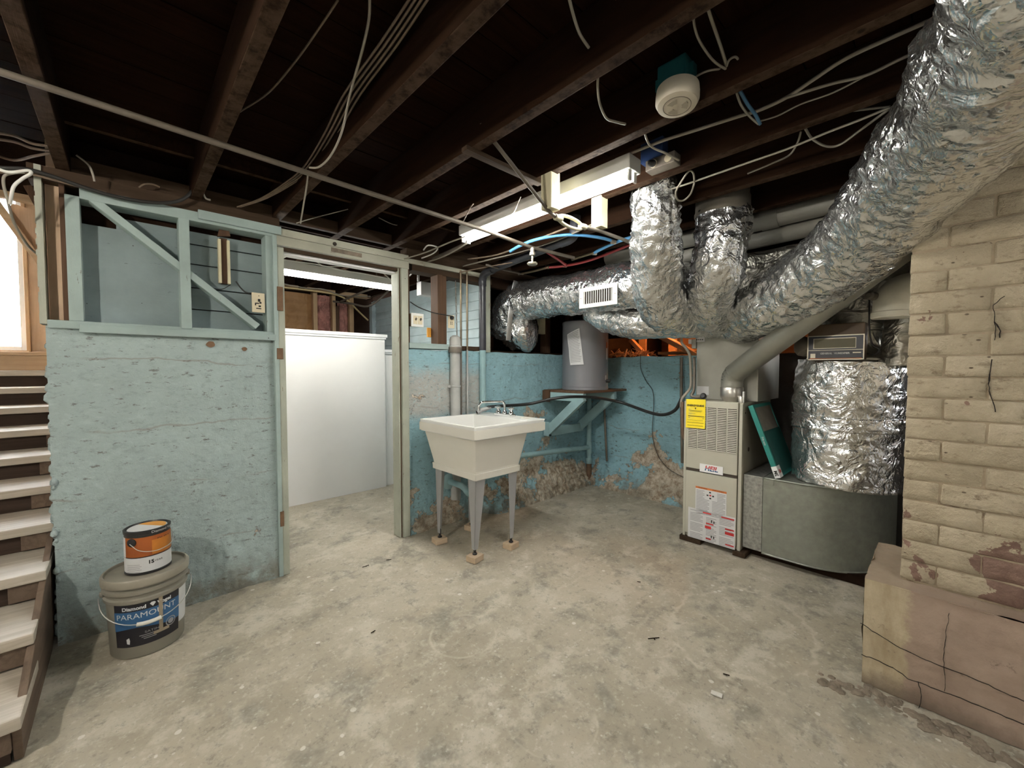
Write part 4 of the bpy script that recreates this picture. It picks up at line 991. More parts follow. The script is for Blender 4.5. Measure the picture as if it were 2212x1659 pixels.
# foil-faced insulated ducts -------------------------------------------------
def foil_tube(name, pts, radii, mat, parent=None, n=10, seg=72, amp=.012, rib=0.0, ribf=16.0, flat=1.0, step=.012, seed=0.0, cap=True):
    P = spline(pts, n); R = lerps(radii, n)
    # resample evenly
    L = [0]
    for a, b in zip(P[:-1], P[1:]): L.append(L[-1] + (b - a).length)
    N = max(8, int(L[-1] / step)); Q = []; RR = []; j = 0
    for i in range(N + 1):
        s = L[-1] * i / N
        while j < len(L) - 2 and L[j+1] < s: j += 1
        t = (s - L[j]) / max(1e-6, L[j+1] - L[j]); Q.append(P[j].lerp(P[j+1], t)); RR.append(R[j] + (R[j+1] - R[j]) * t)
    m = MB(); m.tube(Q, RR, seg, cap, flat)
    k0 = 0
    for i in range(N + 1):
        s = L[-1] * i / N
        for k in range(seg):
            v = m.v[k0]; d = (v - Q[i]); ln = d.length
            if ln > 1e-6:
                d /= ln; a = 2 * PI * k / seg
                q = Vector((v.x, v.y, v.z + seed))
                vd = noise.voronoi(q * 15)[0]
                cr = (vd[1] - vd[0])
                off = amp * (.9 * fbm(q, 5, 3) + .9 * (min(cr, .5) - .25) + .35 * nz(q, 40, 3))
                if rib: off += rib * (abs(nz((s * ribf + .6 * nz((math.cos(a), math.sin(a), s * 3), 2), math.cos(a) * 1.3, math.sin(a) * 1.3), 2.0, 5)) - .25)
                m.v[k0] = v + d * off
            k0 += 1
    return m.build(name, mat, parent, smooth=True)

# 1: long run from the crawl space over the water heater to the plenum
d3 = empty('foil_duct', (2.75, 2.1, 1.7), 'long horizontal foil duct above the water heater with an elbow at the ledge', 'duct')
foil_tube('duct_run', [(2.78, 2.86, 1.93), (2.755, 2.72, 1.925), (2.75, 2.3, 1.92), (2.75, 1.9, 1.91), (2.76, 1.55, 1.90), (2.9, 1.28, 1.86), (3.15, 1.15, 1.80)], [.175, .185, .172, .172, .170, .165, .16], MT['foil'], d3, amp=.018)
foil_tube('elbow', [(2.74, 2.63, 1.90), (2.755, 2.80, 1.905), (2.78, 2.93, 1.83), (2.80, 2.985, 1.70), (2.815, 3.02, 1.61)], [.17, .20, .22, .225, .18], MT['foil'], d3, amp=.022, rib=.010)
foil_tube('elbow_cap', [(2.78, 3.0, 1.70), (2.83, 2.93, 1.665), (2.88, 2.84, 1.635), (2.91, 2.78, 1.62), (2.92, 2.75, 1.615)], [.14, .19, .19, .155, .05], MT['foil'], d3, amp=.034, rib=.015, seed=41)
MB().tube([(2.62, 2.72, 2.09), (2.59, 2.73, 1.95), (2.585, 2.76, 1.75), (2.60, 2.80, 1.55)], .004, 8, flat=6).build('tape_strip', MT['foil_tape'], d3)
# register face screwed to the run
ra = onX(1255, 625, 2.575); rb = onX(1337, 612, 2.575); rc = onX(1255, 668, 2.575)
rg = empty('air_register', ((ra.x, (ra.y + rb.y) / 2, rc.z)), 'white louvred air register on the side of the long foil duct', 'vent')
y0_, y1_, z0_, z1_ = rb.y, ra.y, rc.z, ra.z
RXp = 2.560
fw = .030
for (a, b, c, d) in ((y0_, y1_, z1_ - fw, z1_), (y0_, y1_, z0_, z0_ + fw), (y0_, y0_ + .042, z0_ + fw, z1_ - fw), (y1_ - .042, y1_, z0_ + fw, z1_ - fw)):
    MB().box(RXp - .008, RXp, a, b, c, d).build('frame', MT['white_metal'], rg, bevel=.002)
MB().box(RXp + .012, RXp + .030, y0_ + .02, y1_ - .02, z0_ + .02, z1_ - .02).build('boot', MT['slot'], rg)
for k in range(13):
    y = y0_ + .05 + (y1_ - y0_ - .10) * k / 12
    MB().hexa([(RXp - .006, y - .002, z0_ + fw), (RXp - .006, y + .003, z0_ + fw), (RXp + .010, y + .011, z0_ + fw), (RXp + .010, y + .006, z0_ + fw),
               (RXp - .006, y - .002, z1_ - fw), (RXp - .006, y + .003, z1_ - fw), (RXp + .010, y + .011, z1_ - fw), (RXp + .010, y + .006, z1_ - fw)]).build('blade', MT['white_metal'], rg)
for yy in (y0_ + .016, y1_ - .016): MB().lathe((RXp - .008, yy, (z0_ + z1_) / 2), [(.005, 0), (.004, .002), (0, .003)], 8, (-1,0,0)).build('screw', MT['alu'], rg)
# 2: lower branch behind the register
tag(foil_tube('foil_branch_duct', [(2.88, 2.12, 1.77), (2.93, 1.95, 1.705), (2.97, 1.72, 1.66), (3.02, 1.5, 1.65), (3.15, 1.25, 1.66)], [.06, .115, .135, .135, .13], MT['foil_rib'], amp=.012, rib=.012, seed=3),
    'short bulging foil branch duct behind the white air register', 'duct')
# 3, 4: two risers from the plenum up between the joists
d1 = empty('foil_riser_duct', (2.3, 1.15, 1.6), 'J-shaped crinkled foil riser duct hanging beside the lamp', 'duct')
foil_tube('riser', [(2.06, 1.085, 2.36), (2.07, 1.085, 2.20), (2.13, 1.105, 2.06), (2.28, 1.18, 1.90), (2.44, 1.245, 1.755), (2.60, 1.265, 1.68), (2.80, 1.24, 1.665), (3.12, 1.16, 1.66)],
          [.112, .118, .128, .140, .150, .156, .155, .15], MT['foil_rib'], d1, amp=.016, rib=.026, ribf=14, seed=7)
d2 = empty('foil_riser_duct', (2.6, .98, 1.6), 'bent foil riser duct with a dusty metal collar at the joists', 'duct')
foil_tube('riser', [(2.48, .885, 2.17), (2.48, .885, 2.02), (2.49, .895, 1.93), (2.56, .945, 1.82), (2.68, 1.02, 1.735), (2.82, 1.06, 1.68), (3.12, 1.08, 1.64)],
          [.142, .140, .142, .142, .140, .140, .14], MT['foil_rib'], d2, amp=.018, rib=.024, ribf=14, seed=11)
MB().lathe((2.48, .885, 2.150), [(.142, 0), (.146, .01), (.146, .02), (.141, .03), (.141, .085), (.135, .10), (.135, .24)], 40).build('collar', MT['dusty_metal'], d2, smooth='auto')
# 5: the big duct that climbs past the chimney
d5 = empty('large_foil_duct', (2.4, .4, 1.6), 'thick silver insulated duct climbing in front of the brick chimney', 'duct')
foil_tube('duct', [(3.10, .98, 1.60), (2.95, .86, 1.635), (2.78, .66, 1.70), (2.60, .415, 1.80), (2.36, .235, 1.885), (2.08, .10, 1.962), (1.72, -.03, 2.005), (1.38, -.10, 2.012), (.9, -.22, 2.012), (.3, -.38, 2.012), (-.1, -.48, 2.05), (-.28, -.52, 2.30)],
          [.15, .165, .178, .176, .176, .175, .174, .172, .172, .172, .17, .16], MT['foil'], d5, n=12, seg=96, amp=.021, rib=.006, ribf=6, step=.010, seed=17)
# foil trunk behind, along the furnace wall
def foil_box(name, x0, x1, y0, y1, z0, z1, mat, parent=None, amp=.014, st=.03):
    m = MB()
    def w(p, n):
        q = Vector(p); vd = noise.voronoi(q * 13)[0]
        return q + Vector(n) * (amp * (fbm(q, 6, 3) + .9 * (min(vd[1]-vd[0], .5) - .2)))
    ny = int((y1-y0)/st); nx = int((x1-x0)/st); nzz = int((z1-z0)/st)
    m.grid(lambda u, v: w((x0, y0+(y1-y0)*u, z0+(z1-z0)*v), (-1,0,0)), ny, nzz)
    m.grid(lambda u, v: w((x0+(x1-x0)*u, y0+(y1-y0)*v, z0), (0,0,-1)), nx, ny)
    m.grid(lambda u, v: w((x0+(x1-x0)*u, y0+(y1-y0)*v, z1), (0,0,1)), nx, ny)
    m.grid(lambda u, v: w((x0+(x1-x0)*u, y0, z0+(z1-z0)*v), (0,-1,0)), nx, nzz)
    m.grid(lambda u, v: w((x0+(x1-x0)*u, y1, z0+(z1-z0)*v), (0,1,0)), nx, nzz)
    return m.build(name, mat, parent, smooth=True)
tag(foil_box('foil_trunk_duct', 3.10, 3.68, -.6, 1.28, 1.625, 2.07, MT['foil_dull']), 'dusty foil-wrapped trunk duct along the wall behind the big duct', 'duct')
foil_box('plenum_wrap', PX - .012, 3.70, py0 - .01, py1 + .012, 1.566, 1.64, MT['foil_dull'], pn, amp=.010)

# flue pipe
fp = empty('flue_pipe', (3.19, .985, FZ1), 'grey metal flue pipe rising from the furnace top behind the big duct', 'flue')
fx, fy = 3.098, 1.02
MB().lathe((fx, fy, FZ1 - .002), [(.050, 0), (.055, .012), (.072, .034), (.074, .04), (.074, .10), (.071, .104)], 32).build('collar', MT['collar'], fp, smooth='auto')
el = [V(fx, fy, FZ1 + .10)]; R_ = .085
FE = V(2.52, .12, 1.84); dirh = (FE - V(fx, fy, FE.z)).normalized(); tgt = math.radians(60)
for k in range(7):
    a = tgt * k / 6; el.append(V(fx, fy, FZ1 + .135) + dirh * (R_ * (1 - math.cos(a))) + V(0, 0, R_ * math.sin(a)))
m = MB()
for i in range(len(el) - 1): m.tube([el[i], el[i].lerp(el[i+1], .5), el[i+1]], [.0685 + .002 * (i % 2), .0705, .0685 + .002 * (i % 2)], 32, False)
m.build('elbow', MT['flue'], fp, smooth='auto')
dv = (dirh * math.sin(tgt) + V(0, 0, math.cos(tgt))).normalized()
MB().tube([el[-1] - dv * .01, el[-1].lerp(FE, .4), FE], .068, 32).build('pipe', MT['flue'], fp, smooth='auto')
MB().lathe((3.06, .945, FZ1), [(.022, 0), (.022, .035), (.015, .045)], 12).build('sensor', MT['collar'], fp, smooth='auto')
MB().box(3.045, 3.07, .925, .935, FZ1, FZ1 + .075).build('bracket', MT['white_metal'], fp, bevel=.002)

# return-air drop: curved sheet-metal boot, foil riser, humidifier
rt = empty('return_boot', (3.33, .48, .03), 'olive grey sheet-metal return boot with a rounded end beside the furnace', 'duct')
prof = [(3.05, .80), (3.05, .60), (3.055, .53), (3.075, .46), (3.11, .39), (3.165, .325), (3.24, .268), (3.33, .225), (3.45, .195), (3.66, .185)]
prof = [V(a, b, 0) for a, b in prof]
pf = spline(prof, 5)
loop = [V(3.70, .80, 0)] + pf + [V(3.70, .185, 0)]
bz0, bz1 = .055, .560
MB().prism([p + V(0, 0, bz0) for p in loop], (0, 0, bz1 - bz0)).build('boot', MT['galv'], rt, smooth='auto')
m = MB(); m.tube([p + V(-.003, 0, bz1 + .001) for p in pf], .006, 8); m.build('top_seam', MT['galv'], rt, smooth=True)
m = MB(); m.tube([p + V(-.003, 0, bz0) for p in pf], .006, 8); m.build('bottom_seam', MT['galv'], rt, smooth=True)
MB().box(3.048, 3.68, .802, .918, bz0 + .005, bz1 + .004).build('joint_sleeve', MT['galv_spangle'], rt, bevel=.003)
MB().box(3.046, 3.12, .74, .80, bz1 - .04, bz1 + .003).build('corner_patch', MT['galv'], rt, bevel=.002)
MB().box(3.12, 3.66, .25, .88, .0, bz0).build('plinth_sleeper', MT['darkwood'], rt)
rc_ = empty('foil_return_riser', (3.34, .415, bz1), 'wide foil-wrapped return riser standing on the curved metal boot', 'duct')
foil_tube('riser', [(3.345, .425, bz1 + .002), (3.345, .42, .72), (3.345, .415, .95), (3.345, .41, 1.15), (3.345, .40, 1.33)], [.282, .285, .278, .29, .285], MT['foil'], rc_, amp=.016, rib=.010, ribf=9, seed=23, seg=96)
foil_tube('neck', [(3.36, .40, 1.31), (3.37, .40, 1.42), (3.38, .40, 1.70)], [.270, .20, .19], MT['foil_dull'], rc_, amp=.014, seed=29)
foil_tube('side_neck', [(3.20, .17, 1.30), (3.20, .165, 1.45), (3.24, .16, 1.66)], [.10, .085, .08], MT['foil_dull'], rc_, amp=.012, seed=31)
foil_tube('band', [(3.345, .415, .905), (3.345, .415, .99)], [.288, .288], MT['foil'], rc_, amp=.02, rib=.02, seed=37)
hm = empty('humidifier', (3.05, .44, 1.33), 'brown furnace humidifier with an olive window on the foil riser', 'humidifier')
HX = 3.02
hy1 = onX(1745, 740, HX).y; hy0 = onX(1868, 740, HX).y; hz1 = onX(1747, 703, HX).z; hz0 = onX(1747, 778, HX).z
MB().box(HX, HX + .12, hy0, hy1, hz0, hz1).build('housing', MT['humid_brown'], hm, bevel=.006)
zm = hz0 + (hz1 - hz0) * .66
MB().box(HX - .006, HX + .001, hy0 + .004, hy1 - .004, hz0 + .006, zm).build('panel', MT['humid_black'], hm, bevel=.002)
fr = MB(); t = .005
for (a, b, c, d) in ((hy0, hy1, hz0, hz0 + t), (hy0, hy1, zm, zm + t), (hy0, hy0 + t, hz0, zm), (hy1 - t, hy1, hz0, zm), (hy0, hy1, hz0 + (zm-hz0)*.40, hz0 + (zm-hz0)*.40 + .003)):
    fr.box(HX - .009, HX - .004, a, b, c, d)
fr.build('trim_strip', MT['alu'], hm)
wz0 = hz0 + (zm - hz0) * .48; wz1 = zm - .012; wy0 = hy0 + .036; wy1 = hy1 - .030
MB().box(HX - .010, HX - .004, wy0, wy1, wz0, wz1).build('window_panel', MT['humid_olive'], hm)
MB().box(HX - .0115, HX - .009, wy0, wy1, wz0, wz0+.003).box(HX - .0115, HX - .009, wy0, wy1, wz1-.003, wz1).box(HX - .0115, HX - .009, wy0, wy0+.003, wz0, wz1).box(HX - .0115, HX - .009, wy1-.003, wy1, wz0, wz1).build('window_trim', MT['alu'], hm)
text('lettering', 'GENERAL  HUMIDIFIER', .0135, lambda x, y: V(HX - .0075, (hy0 + hy1) / 2 - .0 - x, hz0 + (zm - hz0) * .27 + y), MT['label_white'], hm, 1.0, bold=.0004)
MB().box(HX - .0075, HX - .006, hy0 + .014, hy0 + .050, hz0 + (zm - hz0) * .27, hz0 + (zm - hz0) * .31).build('print_line', MT['alu'], hm)
MB().box(HX - .0075, HX - .006, hy1 - .040, hy1 - .016, hz0 + .012, hz0 + .038).build('emblem', MT['alu'], hm)
MB().box(HX - .0075, HX - .006, hy0 + .01, hy1 - .012, hz0 + .006, hz0 + .011).build('foot_band', MT['can_orange'], hm)
tag(MB().tube(spline([(HX+.06, hy0-.006, 1.70), (HX+.05, hy0-.01, 1.60), (HX+.04, hy0-.015, 1.50), (HX+.03, hy0-.03, 1.42), (HX+.02, hy0-.06, 1.39), (HX+.03, hy0-.04, 1.36), (HX+.06, hy0-.006, 1.37)], 6), .004, 6).build('humidifier_wire', MT['cable_dark'], smooth=True), 'thin black wire looping down beside the brown humidifier', 'wire')
# corrugated drain cone at the humidifier's other side
tag(MB().lathe((HX+.06, hy1 + .05, 1.47), [(.03, 0), (.05, -.03), (.06, -.06), (.055, -.09), (.03, -.11)], 18, (.2, .5, 1)).build('flexible_boot', MT['dusty_metal'], smooth='auto'), 'small ribbed metal boot beside the brown humidifier', 'duct')
# white elbow by the chimney edge
we = empty('white_elbow_pipe', (3.0, .18, 1.6), 'white pipe elbow tucked behind the chimney edge', 'pipe')
wc = onX(1932, 652, 2.98)
MB().tube(spline([wc + V(.0, .0, -.075), wc + V(0, 0, -.02), wc + V(0, -.01, .03), wc + V(.02, -.06, .06), wc + V(.03, -.22, .065)], 6), .088, 28).build('elbow', MT['pvc_white'], we, smooth=True)
MB().lathe(wc + V(0, 0, -.085), [(.090, 0), (.095, .005), (.095, .03), (.090, .035)], 28).build('hub', MT['pvc_white'], we, smooth='auto')
MB().lathe(onX(1888, 640, 2.93), [(.022, 0), (.022, .05), (.012, .06)], 14, (-1, .3, 0)).build('stub', MT['dusty_metal'], we, smooth='auto')

# air filter leaning on the furnace
ff = empty('air_filter', (3.2, .79, bz1), 'teal-edged cardboard air filter leaning against the furnace side', 'air filter')
b0 = V(3.065, .735, bz1 + .006); t0 = V(3.065, .905, 1.028)
up = (t0 - b0); ln = up.length; up.normalize(); nx_ = V(1, 0, 0); nn = up.cross(nx_).normalized()   # towards -Y
if nn.y > 0: nn = -nn
def fpnt(x, h, t): return b0 + nx_ * x + up * h + nn * t
TH, WD = .030, .40
def fslab(x0, x1, h0, h1, t0_, t1_): return MB().hexa([fpnt(x0,h0,t0_), fpnt(x1,h0,t0_), fpnt(x1,h0,t1_), fpnt(x0,h0,t1_), fpnt(x0,h1,t0_), fpnt(x1,h1,t0_), fpnt(x1,h1,t1_), fpnt(x0,h1,t1_)])
fslab(.0, .022, 0, ln, 0, TH).build('frame_side', MT['teal'], ff, bevel=.001)
fslab(WD - .022, WD, 0, ln, 0, TH).build('frame_side', MT['teal'], ff, bevel=.001)
fslab(.022, WD - .022, 0, .022, 0, TH).build('frame_side', MT['teal'], ff)
fslab(.022, WD - .022, ln - .022, ln, 0, TH).build('frame_side', MT['teal'], ff)
fslab(.020, WD - .020, .018, ln - .018, .006, TH - .003).build('filter_media', MT['filter_media'], ff)
fslab(.03, WD - .01, .01, ln * .62, TH - .003, TH).build('face_card', MT['teal_shade'], ff)
fslab(-.001, .07, -.001, .075, -.001, TH + .001).build('corner_card', MT['white_trim'], ff)
text('lettering', '3M', .028, lambda x, y: fpnt(-.0022, .030 + x, TH/2 + y), MT['black'], ff, 1.0, bold=.001)
text('lettering', '3M', .032, lambda x, y: fpnt(.038 + x, .036 + y, TH + .0018), MT['red_print'], ff, 1.0, bold=.001)
text('lettering', 'Filtrete', .02, lambda x, y: fpnt(-.0016, ln * .5 - x, TH/2 + y), MT['label_white'], ff, 1.0)

# ------------------------------------------------------------------ water heater on its shelf
sh = empty('heater_shelf', (3.4, 2.5, .7), 'blue painted wooden bracket shelf in the corner carrying the water heater', 'shelf')
SZ = 1.075
sa = onY(1165, 838, WY); sy0 = 2.27
MB().box(3.06, 3.80, sy0, WY - .03, SZ - .022, SZ).build('shelf_board', MT['shelfwood'], sh, bevel=.003)
MB().box(3.035, 3.06, WY - .12, WY - .035, SZ - .12, SZ - .005).build('end_block', MT['oldwood'], sh, bevel=.003)
for X in (3.085, 3.60):
    lo = V(X, WY - .05, SZ - .44); hi = V(X, sy0 + .03, SZ - .055)
    MB().bar(lo, hi, .045, .085, up=(0, 1, 1)).build('strut', MT['bracket'], sh, bevel=.003)
    MB().box(X - .022, X + .022, sy0 + .01, WY - .03, SZ - .10, SZ - .022).build('bearer', MT['bracket'], sh, bevel=.003)
MB().box(3.065, 3.63, WY - .10, WY - .055, SZ - .47, SZ - .385).build('rail', MT['bracket'], sh, bevel=.003)
MB().box(3.06, 3.105, WY - .10, WY - .03, SZ - .47, SZ - .33).build('foot_block', MT['bracket'], sh, bevel=.003)
wh_ = empty('water_heater', (3.385, 2.50, SZ), 'small grey cylindrical water heater with a paper sheet hanging on it', 'water heater')
hc = V(3.385, 2.50, SZ); HR = .228
MB().lathe(hc, [(HR, .0), (HR + .004, .004), (HR + .004, .028), (HR, .032), (HR, .640), (HR + .003, .646), (HR + .003, .672), (HR - .004, .680), (HR - .02, .684), (0, .684)], 56).build('tank', MT['heater'], wh_, smooth='auto')
def hcyl(a, r, z): return V(hc.x + r * math.cos(a), hc.y + r * math.sin(a), SZ + z)
ca = math.atan2(-hc.y, -hc.x)
m = MB()
def pap(u, v):   # sheet hanging crooked on the jacket
    a = ca - .84 + .60 * u + .19 * (1 - v) ; z = .235 + .300 * v + .055 * u - .05 * (u * (1 - v)) + .01
    return hcyl(a, HR + .006 + .012 * u * (1 - v) + .002 * math.sin(v * 9), z)
m.grid(pap, 10, 14); ps = m.build('paper_sheet', MT['paper'], wh_, smooth=True)
for k in range(20):
    v = .94 - k * .045; m = MB(); u1 = .92 - .1 * ((k * 5) % 4) / 3
    g_ = [pap(.08 + (u1 - .08) * i / 5, v) for i in range(6)]; h_ = [pap(.08 + (u1 - .08) * i / 5, v + .016) for i in range(6)]
    off = lambda p: p + (p - hc).normalized().xyz * 0 + Vector(((p.x - hc.x), (p.y - hc.y), 0)).normalized() * .0015
    m.add([off(p) for p in g_] + [off(p) for p in h_], [(i, i+1, 7+i, 6+i) for i in range(5)]); m.build('print_line', MT['grey_print'], ps)
def hlabel(a0, a1, z0, z1, mat, name):
    m = MB(); m.grid(lambda u, v: hcyl(a0 + (a1 - a0) * u, HR + .0015, z0 + (z1 - z0) * v), 6, 2); m.build(name, mat, wh_, smooth=True)
hlabel(ca + 1.08, ca + 1.24, .30, .41, MT['label_white'], 'rating_label'); hlabel(ca + 1.08, ca + 1.22, .415, .47, MT['can_orange'], 'warning_label')
hlabel(ca + 1.02, ca + 1.12, .10, .145, MT['label_white'], 'rating_label'); hlabel(ca + 1.05, ca + 1.16, .50, .53, MT['grey_print'], 'rating_label')
MB().tube([hcyl(ca + 1.15, HR - .01, .09), hcyl(ca + 1.15, HR + .04, .09)], .018, 12).build('drain_valve', MT['can_black'], wh_, smooth='auto')
for dx in (-.06, .07):
    MB().tube([(hc.x + dx, hc.y - .02, SZ + .67), (hc.x + dx, hc.y - .02, SZ + .82), (hc.x + dx, hc.y - .02, JZ + .1)], .012, 10).build('water_pipe', MT['copper'], wh_, smooth=True)
# ------------------------------------------------------------------ lamps
def strip_lamp(name, a, b, e, label, side, parts=True, r=.0135):
    """twin-tube shop light from a to b (tube line); housing above"""
    a = Vector(a); b = Vector(b); d = (b - a).normalized(); sd = V(-d.y, d.x, 0)
    o = empty(name, (a + b) / 2, label, 'lamp', 'strip lamps of the basement')
    up = V(0, 0, 1)
    MB().bar(a + up * .052 - d * .02, b + up * .052 + d * .02, .098, .064).build('housing', MT['fixture'], o, bevel=.005)
    em = emit(name + '_tube_glow', (1.0, .985, .93), e)
    for s in (-1, 1):
        MB().tube([a + sd * (s * .021), b + sd * (s * .021)], r, 8, False).build('tube', em, o, smooth='auto')
        for p, k in ((a, -1), (b, 1)):
            q = p + sd * (s * .021) + d * (k * .004)
            MB().bar(q + V(0, 0, -.022), q + V(0, 0, .022), .026, .010, up=d).build('lamp_holder', MT['white_metal'], o, bevel=.002)
    return o
strip_lamp('strip_lamp', (1.668, .985, 2.143), (1.668, 2.205, 2.143), TUBE_E, 'long glowing twin-tube strip lamp hung between the joists over the sink', -1)
bl_ = strip_lamp('strip_lamp', (.62, 3.45, 2.010), (1.84, 3.45, 2.010), BACK_E, 'glowing strip lamp in the white room behind the doorway', -1)
for x_ in (.85, 1.62): MB().bar((x_, 3.45, 2.09), (x_, 3.45, JZ + .1), .012, .004, up=(0, 1, 0)).build('hanger', MT['iron'], bl_)
strip_lamp('strip_lamp', (-.20, -1.5, 2.143), (1.02, -1.5, 2.143), TUBE_E * .66, 'unseen strip lamp added at the other end of the basement', -1)  # added lamp out of view; brightens the room from behind the camera
def bulb(name, p, w, label, c, r=.03):
    o = empty(name, p, label, 'lamp'); p = Vector(p)
    MB().lathe(p + V(0, 0, .055), [(.022, 0), (.024, .02), (.055, .045), (.058, .06)], 20).build('lampholder', MT['white_metal'], o, smooth='auto')
    em = emit(name + '_glow', c, w)
    MB().lathe(p, [(.012, -.048), (r, -.018), (r * .9, .012), (.014, .06)], 8).build('glass_bulb', em, o, smooth='auto')
    return o
bulb('bare_bulb', (-1.15, 1.15, 2.08), BULB_W * 9, 'bare bulb over the foot of the stairs', (1, .93, .82), .045)
bulb('crawlspace_bulb', (4.28, 1.95, 1.90), BULB_W * 5, 'warm bulb in the crawl space behind the furnace wall', (1, .42, .13))

# ------------------------------------------------------------------ things under the ceiling
tr = empty('tie_rod', (1.6, 1.3, 2.03), 'iron truss rod with a turnbuckle strung under the joists by the lamp', 'tie rod')
ty = 1.30
MB().tube([(1.06, ty, 2.27), (1.10, ty, 2.235), (1.478, ty, 2.022), (1.53, ty, 2.010)], .0085, 10).build('rod', MT['iron_dark'], tr, smooth='auto')
MB().tube([(1.74, ty, 2.018), (1.88, ty, 2.030), (2.12, ty, 2.035), (2.40, ty, 2.03)], .0095, 10).build('rod', MT['iron'], tr, smooth='auto')
tb = []
for k in range(33):
    a = 2 * PI * k / 32; tb.append(V(1.635 + .095 * math.cos(a) , ty + .002, 2.014 + .024 * math.sin(a) ))
MB().tube(tb, .0085, 8, False).build('turnbuckle', MT['turn'], tr, smooth=True)
MB().tube([(1.515, ty, 2.011), (1.56, ty, 2.012)], .015, 10).tube([(1.71, ty, 2.016), (1.755, ty, 2.019)], .015, 10).build('turnbuckle_eye', MT['turn'], tr, smooth='auto')
tag(MB().box(1.448, 1.512, 1.268, 1.332, 2.032, 2.205).build('post_block', MT['cream_block'], bevel=.004), 'cream painted wooden block in front of the glowing strip lamp', 'wood block', 'cream blocks on the truss rod')
tag(MB().box(1.850, 1.912, 1.268, 1.332, 2.042, 2.205).build('post_block', MT['cream_block'], bevel=.004), 'cream painted wooden block beyond the turnbuckle', 'wood block', 'cream blocks on the truss rod')
tag(MB().bar((1.03, 1.375, 2.186), (1.49, 1.375, 2.186), .036, .018).build('brace_board', MT['oldwoodX'], bevel=.002), 'narrow brace board nailed under the joists beside the truss rod', 'board')
# supply pipe across the joists, with a hanging valve
wp = empty('water_pipe', (.7, 2.02, 2.17), 'long iron water pipe slung across under the joists', 'pipe')
MB().tube([V(-1.6, 1.96, 2.182), onZ(0, 155, 2.178), onZ(350, 270, 2.17), onZ(700, 385, 2.145), onZ(1045, 497, 2.10), onZ(1150, 535, 2.095), onZ(1240, 557, 2.09)], .0115, 12).build('pipe', MT['iron_dark'], wp, smooth='auto')
vp = onZ(1150, 535, 2.09)
vv = MB().lathe(vp + V(0, 0, -.052), [(.014, .05), (.014, .02), (.020, .018), (.020, .002), (.012, 0)], 14).build('valve_body', MT['brass'], wp, smooth='auto')
MB().lathe(vp + V(0, 0, -.115), [(.007, .06), (.007, .018), (.034, .016), (.036, .008), (.030, .0), (.008, .0)], 8).build('valve_wheel', MT['alu'], vv, smooth='auto')
# smoke alarm
sm = empty('smoke_alarm', (1.40, .66, 2.2), 'round aged-white smoke alarm hanging from a teal box on the joist', 'smoke alarm')
ax = Vector((-.10, -.02, -.99)).normalized(); c0 = V(1.405, .655, 2.225)
MB().lathe(c0, [(.052, -.03), (.069, -.02), (.071, .0), (.071, .022), (.064, .036), (.050, .040), (.0, .040)], 40, ax).build('case', MT['smoke'], sm, smooth='auto')
q_ = Vector((0,0,1)).rotation_difference(ax)
MB().tube([c0 + ax * .0403 + q_ @ Vector((.045 * math.cos(k * PI / 18), .045 * math.sin(k * PI / 18), 0)) for k in range(37)], .0012, 5, False).build('ring_groove', MT['iron'], sm)
for k in range(3):
    m = MB(); a0 = k * 2 * PI / 3
    pts = [(.036, a0), (.036, a0 + .35), (.036, a0 + .7), (.036, a0 + 1.05), (.016, a0 + 1.05), (.016, a0 + .5), (.016, a0)]
    m.prism([c0 + ax * .040 + q_ @ Vector((r * math.cos(t), r * math.sin(t), 0)) for r, t in pts], ax * .0035); m.build('grille', MT['smoke_dark'], sm)
tb_ = empty('ceiling_box', (1.42, .66, 2.26), 'teal plastic junction box on the joist above the smoke alarm', 'junction box')
m = MB(); m.box(1.375, 1.448, .615, .715, 2.262, 2.335); m.build('box', MT['box_teal'], tb_, bevel=.006)
for yy in (.60, .72): MB().box(1.40, 1.43, yy, yy + .014, 2.27, 2.31).build('ear', MT['box_teal'], tb_)
# blue outlet box on the lamp joist
bb = empty('outlet_box', (1.83, .96, 2.24), 'blue outlet box on the joist beside the end of the strip lamp', 'outlet')
MB().box(1.800, 1.856, .905, 1.015, 2.255, 2.345).build('box', MT['box_blue'], bb, bevel=.004)
MB().box(1.793, 1.856, .845, .985, 2.205, 2.254).build('receptacle', MT['iron'], bb, bevel=.004)
for yy in (.875, .945): MB().lathe((1.793, yy, 2.229), [(.018, 0), (.017, .003), (0, .003)], 14, (-1,0,0)).build('outlet_face', MT['ivory'], bb)
pgo = tag(MB().lathe((1.788, .945, 2.229), [(.016, 0), (.017, .012), (.012, .03), (.006, .036)], 12, (-1, 0, -.3)).build('power_plug', MT['can_black'], smooth='auto'), 'black power plug in the blue ceiling outlet box', 'plug')

# drain and water lines at the far corner
ab = empty('drain_pipe', (2.25, 2.4, 1.45), 'black drain pipe running under the joists and down beside the cream stud', 'pipe')
MB().tube([(2.262, 2.765, 1.445), (2.262, 2.765, 2.02)], .030, 18).build('stack', MT['abs'], ab, smooth='auto')
MB().tube(spline([(2.262, 2.765, 2.0), (2.262, 2.765, 2.05), (2.255, 2.735, 2.09), (2.25, 2.68, 2.105), (2.24, 2.60, 2.11)], 5), .034, 18).build('elbow', MT['abs'], ab, smooth='auto')
MB().tube([(2.24, 2.62, 2.11), (2.20, 1.80, 2.155)], .029, 18).build('run', MT['abs'], ab, smooth='auto')
MB().tube(spline([(2.201, 1.84, 2.153), (2.20, 1.76, 2.16), (2.20, 1.72, 2.19), (2.20, 1.71, 2.30)], 5), .034, 18).build('elbow', MT['abs'], ab, smooth='auto')
tag(MB().tube([(2.262, 2.765, .30), (2.262, 2.765, 1.444)], .029, 18).build('wall_pipe', MT['blue_pipe'], smooth='auto'), 'blue painted lower half of the drain stack on the wall', 'pipe')
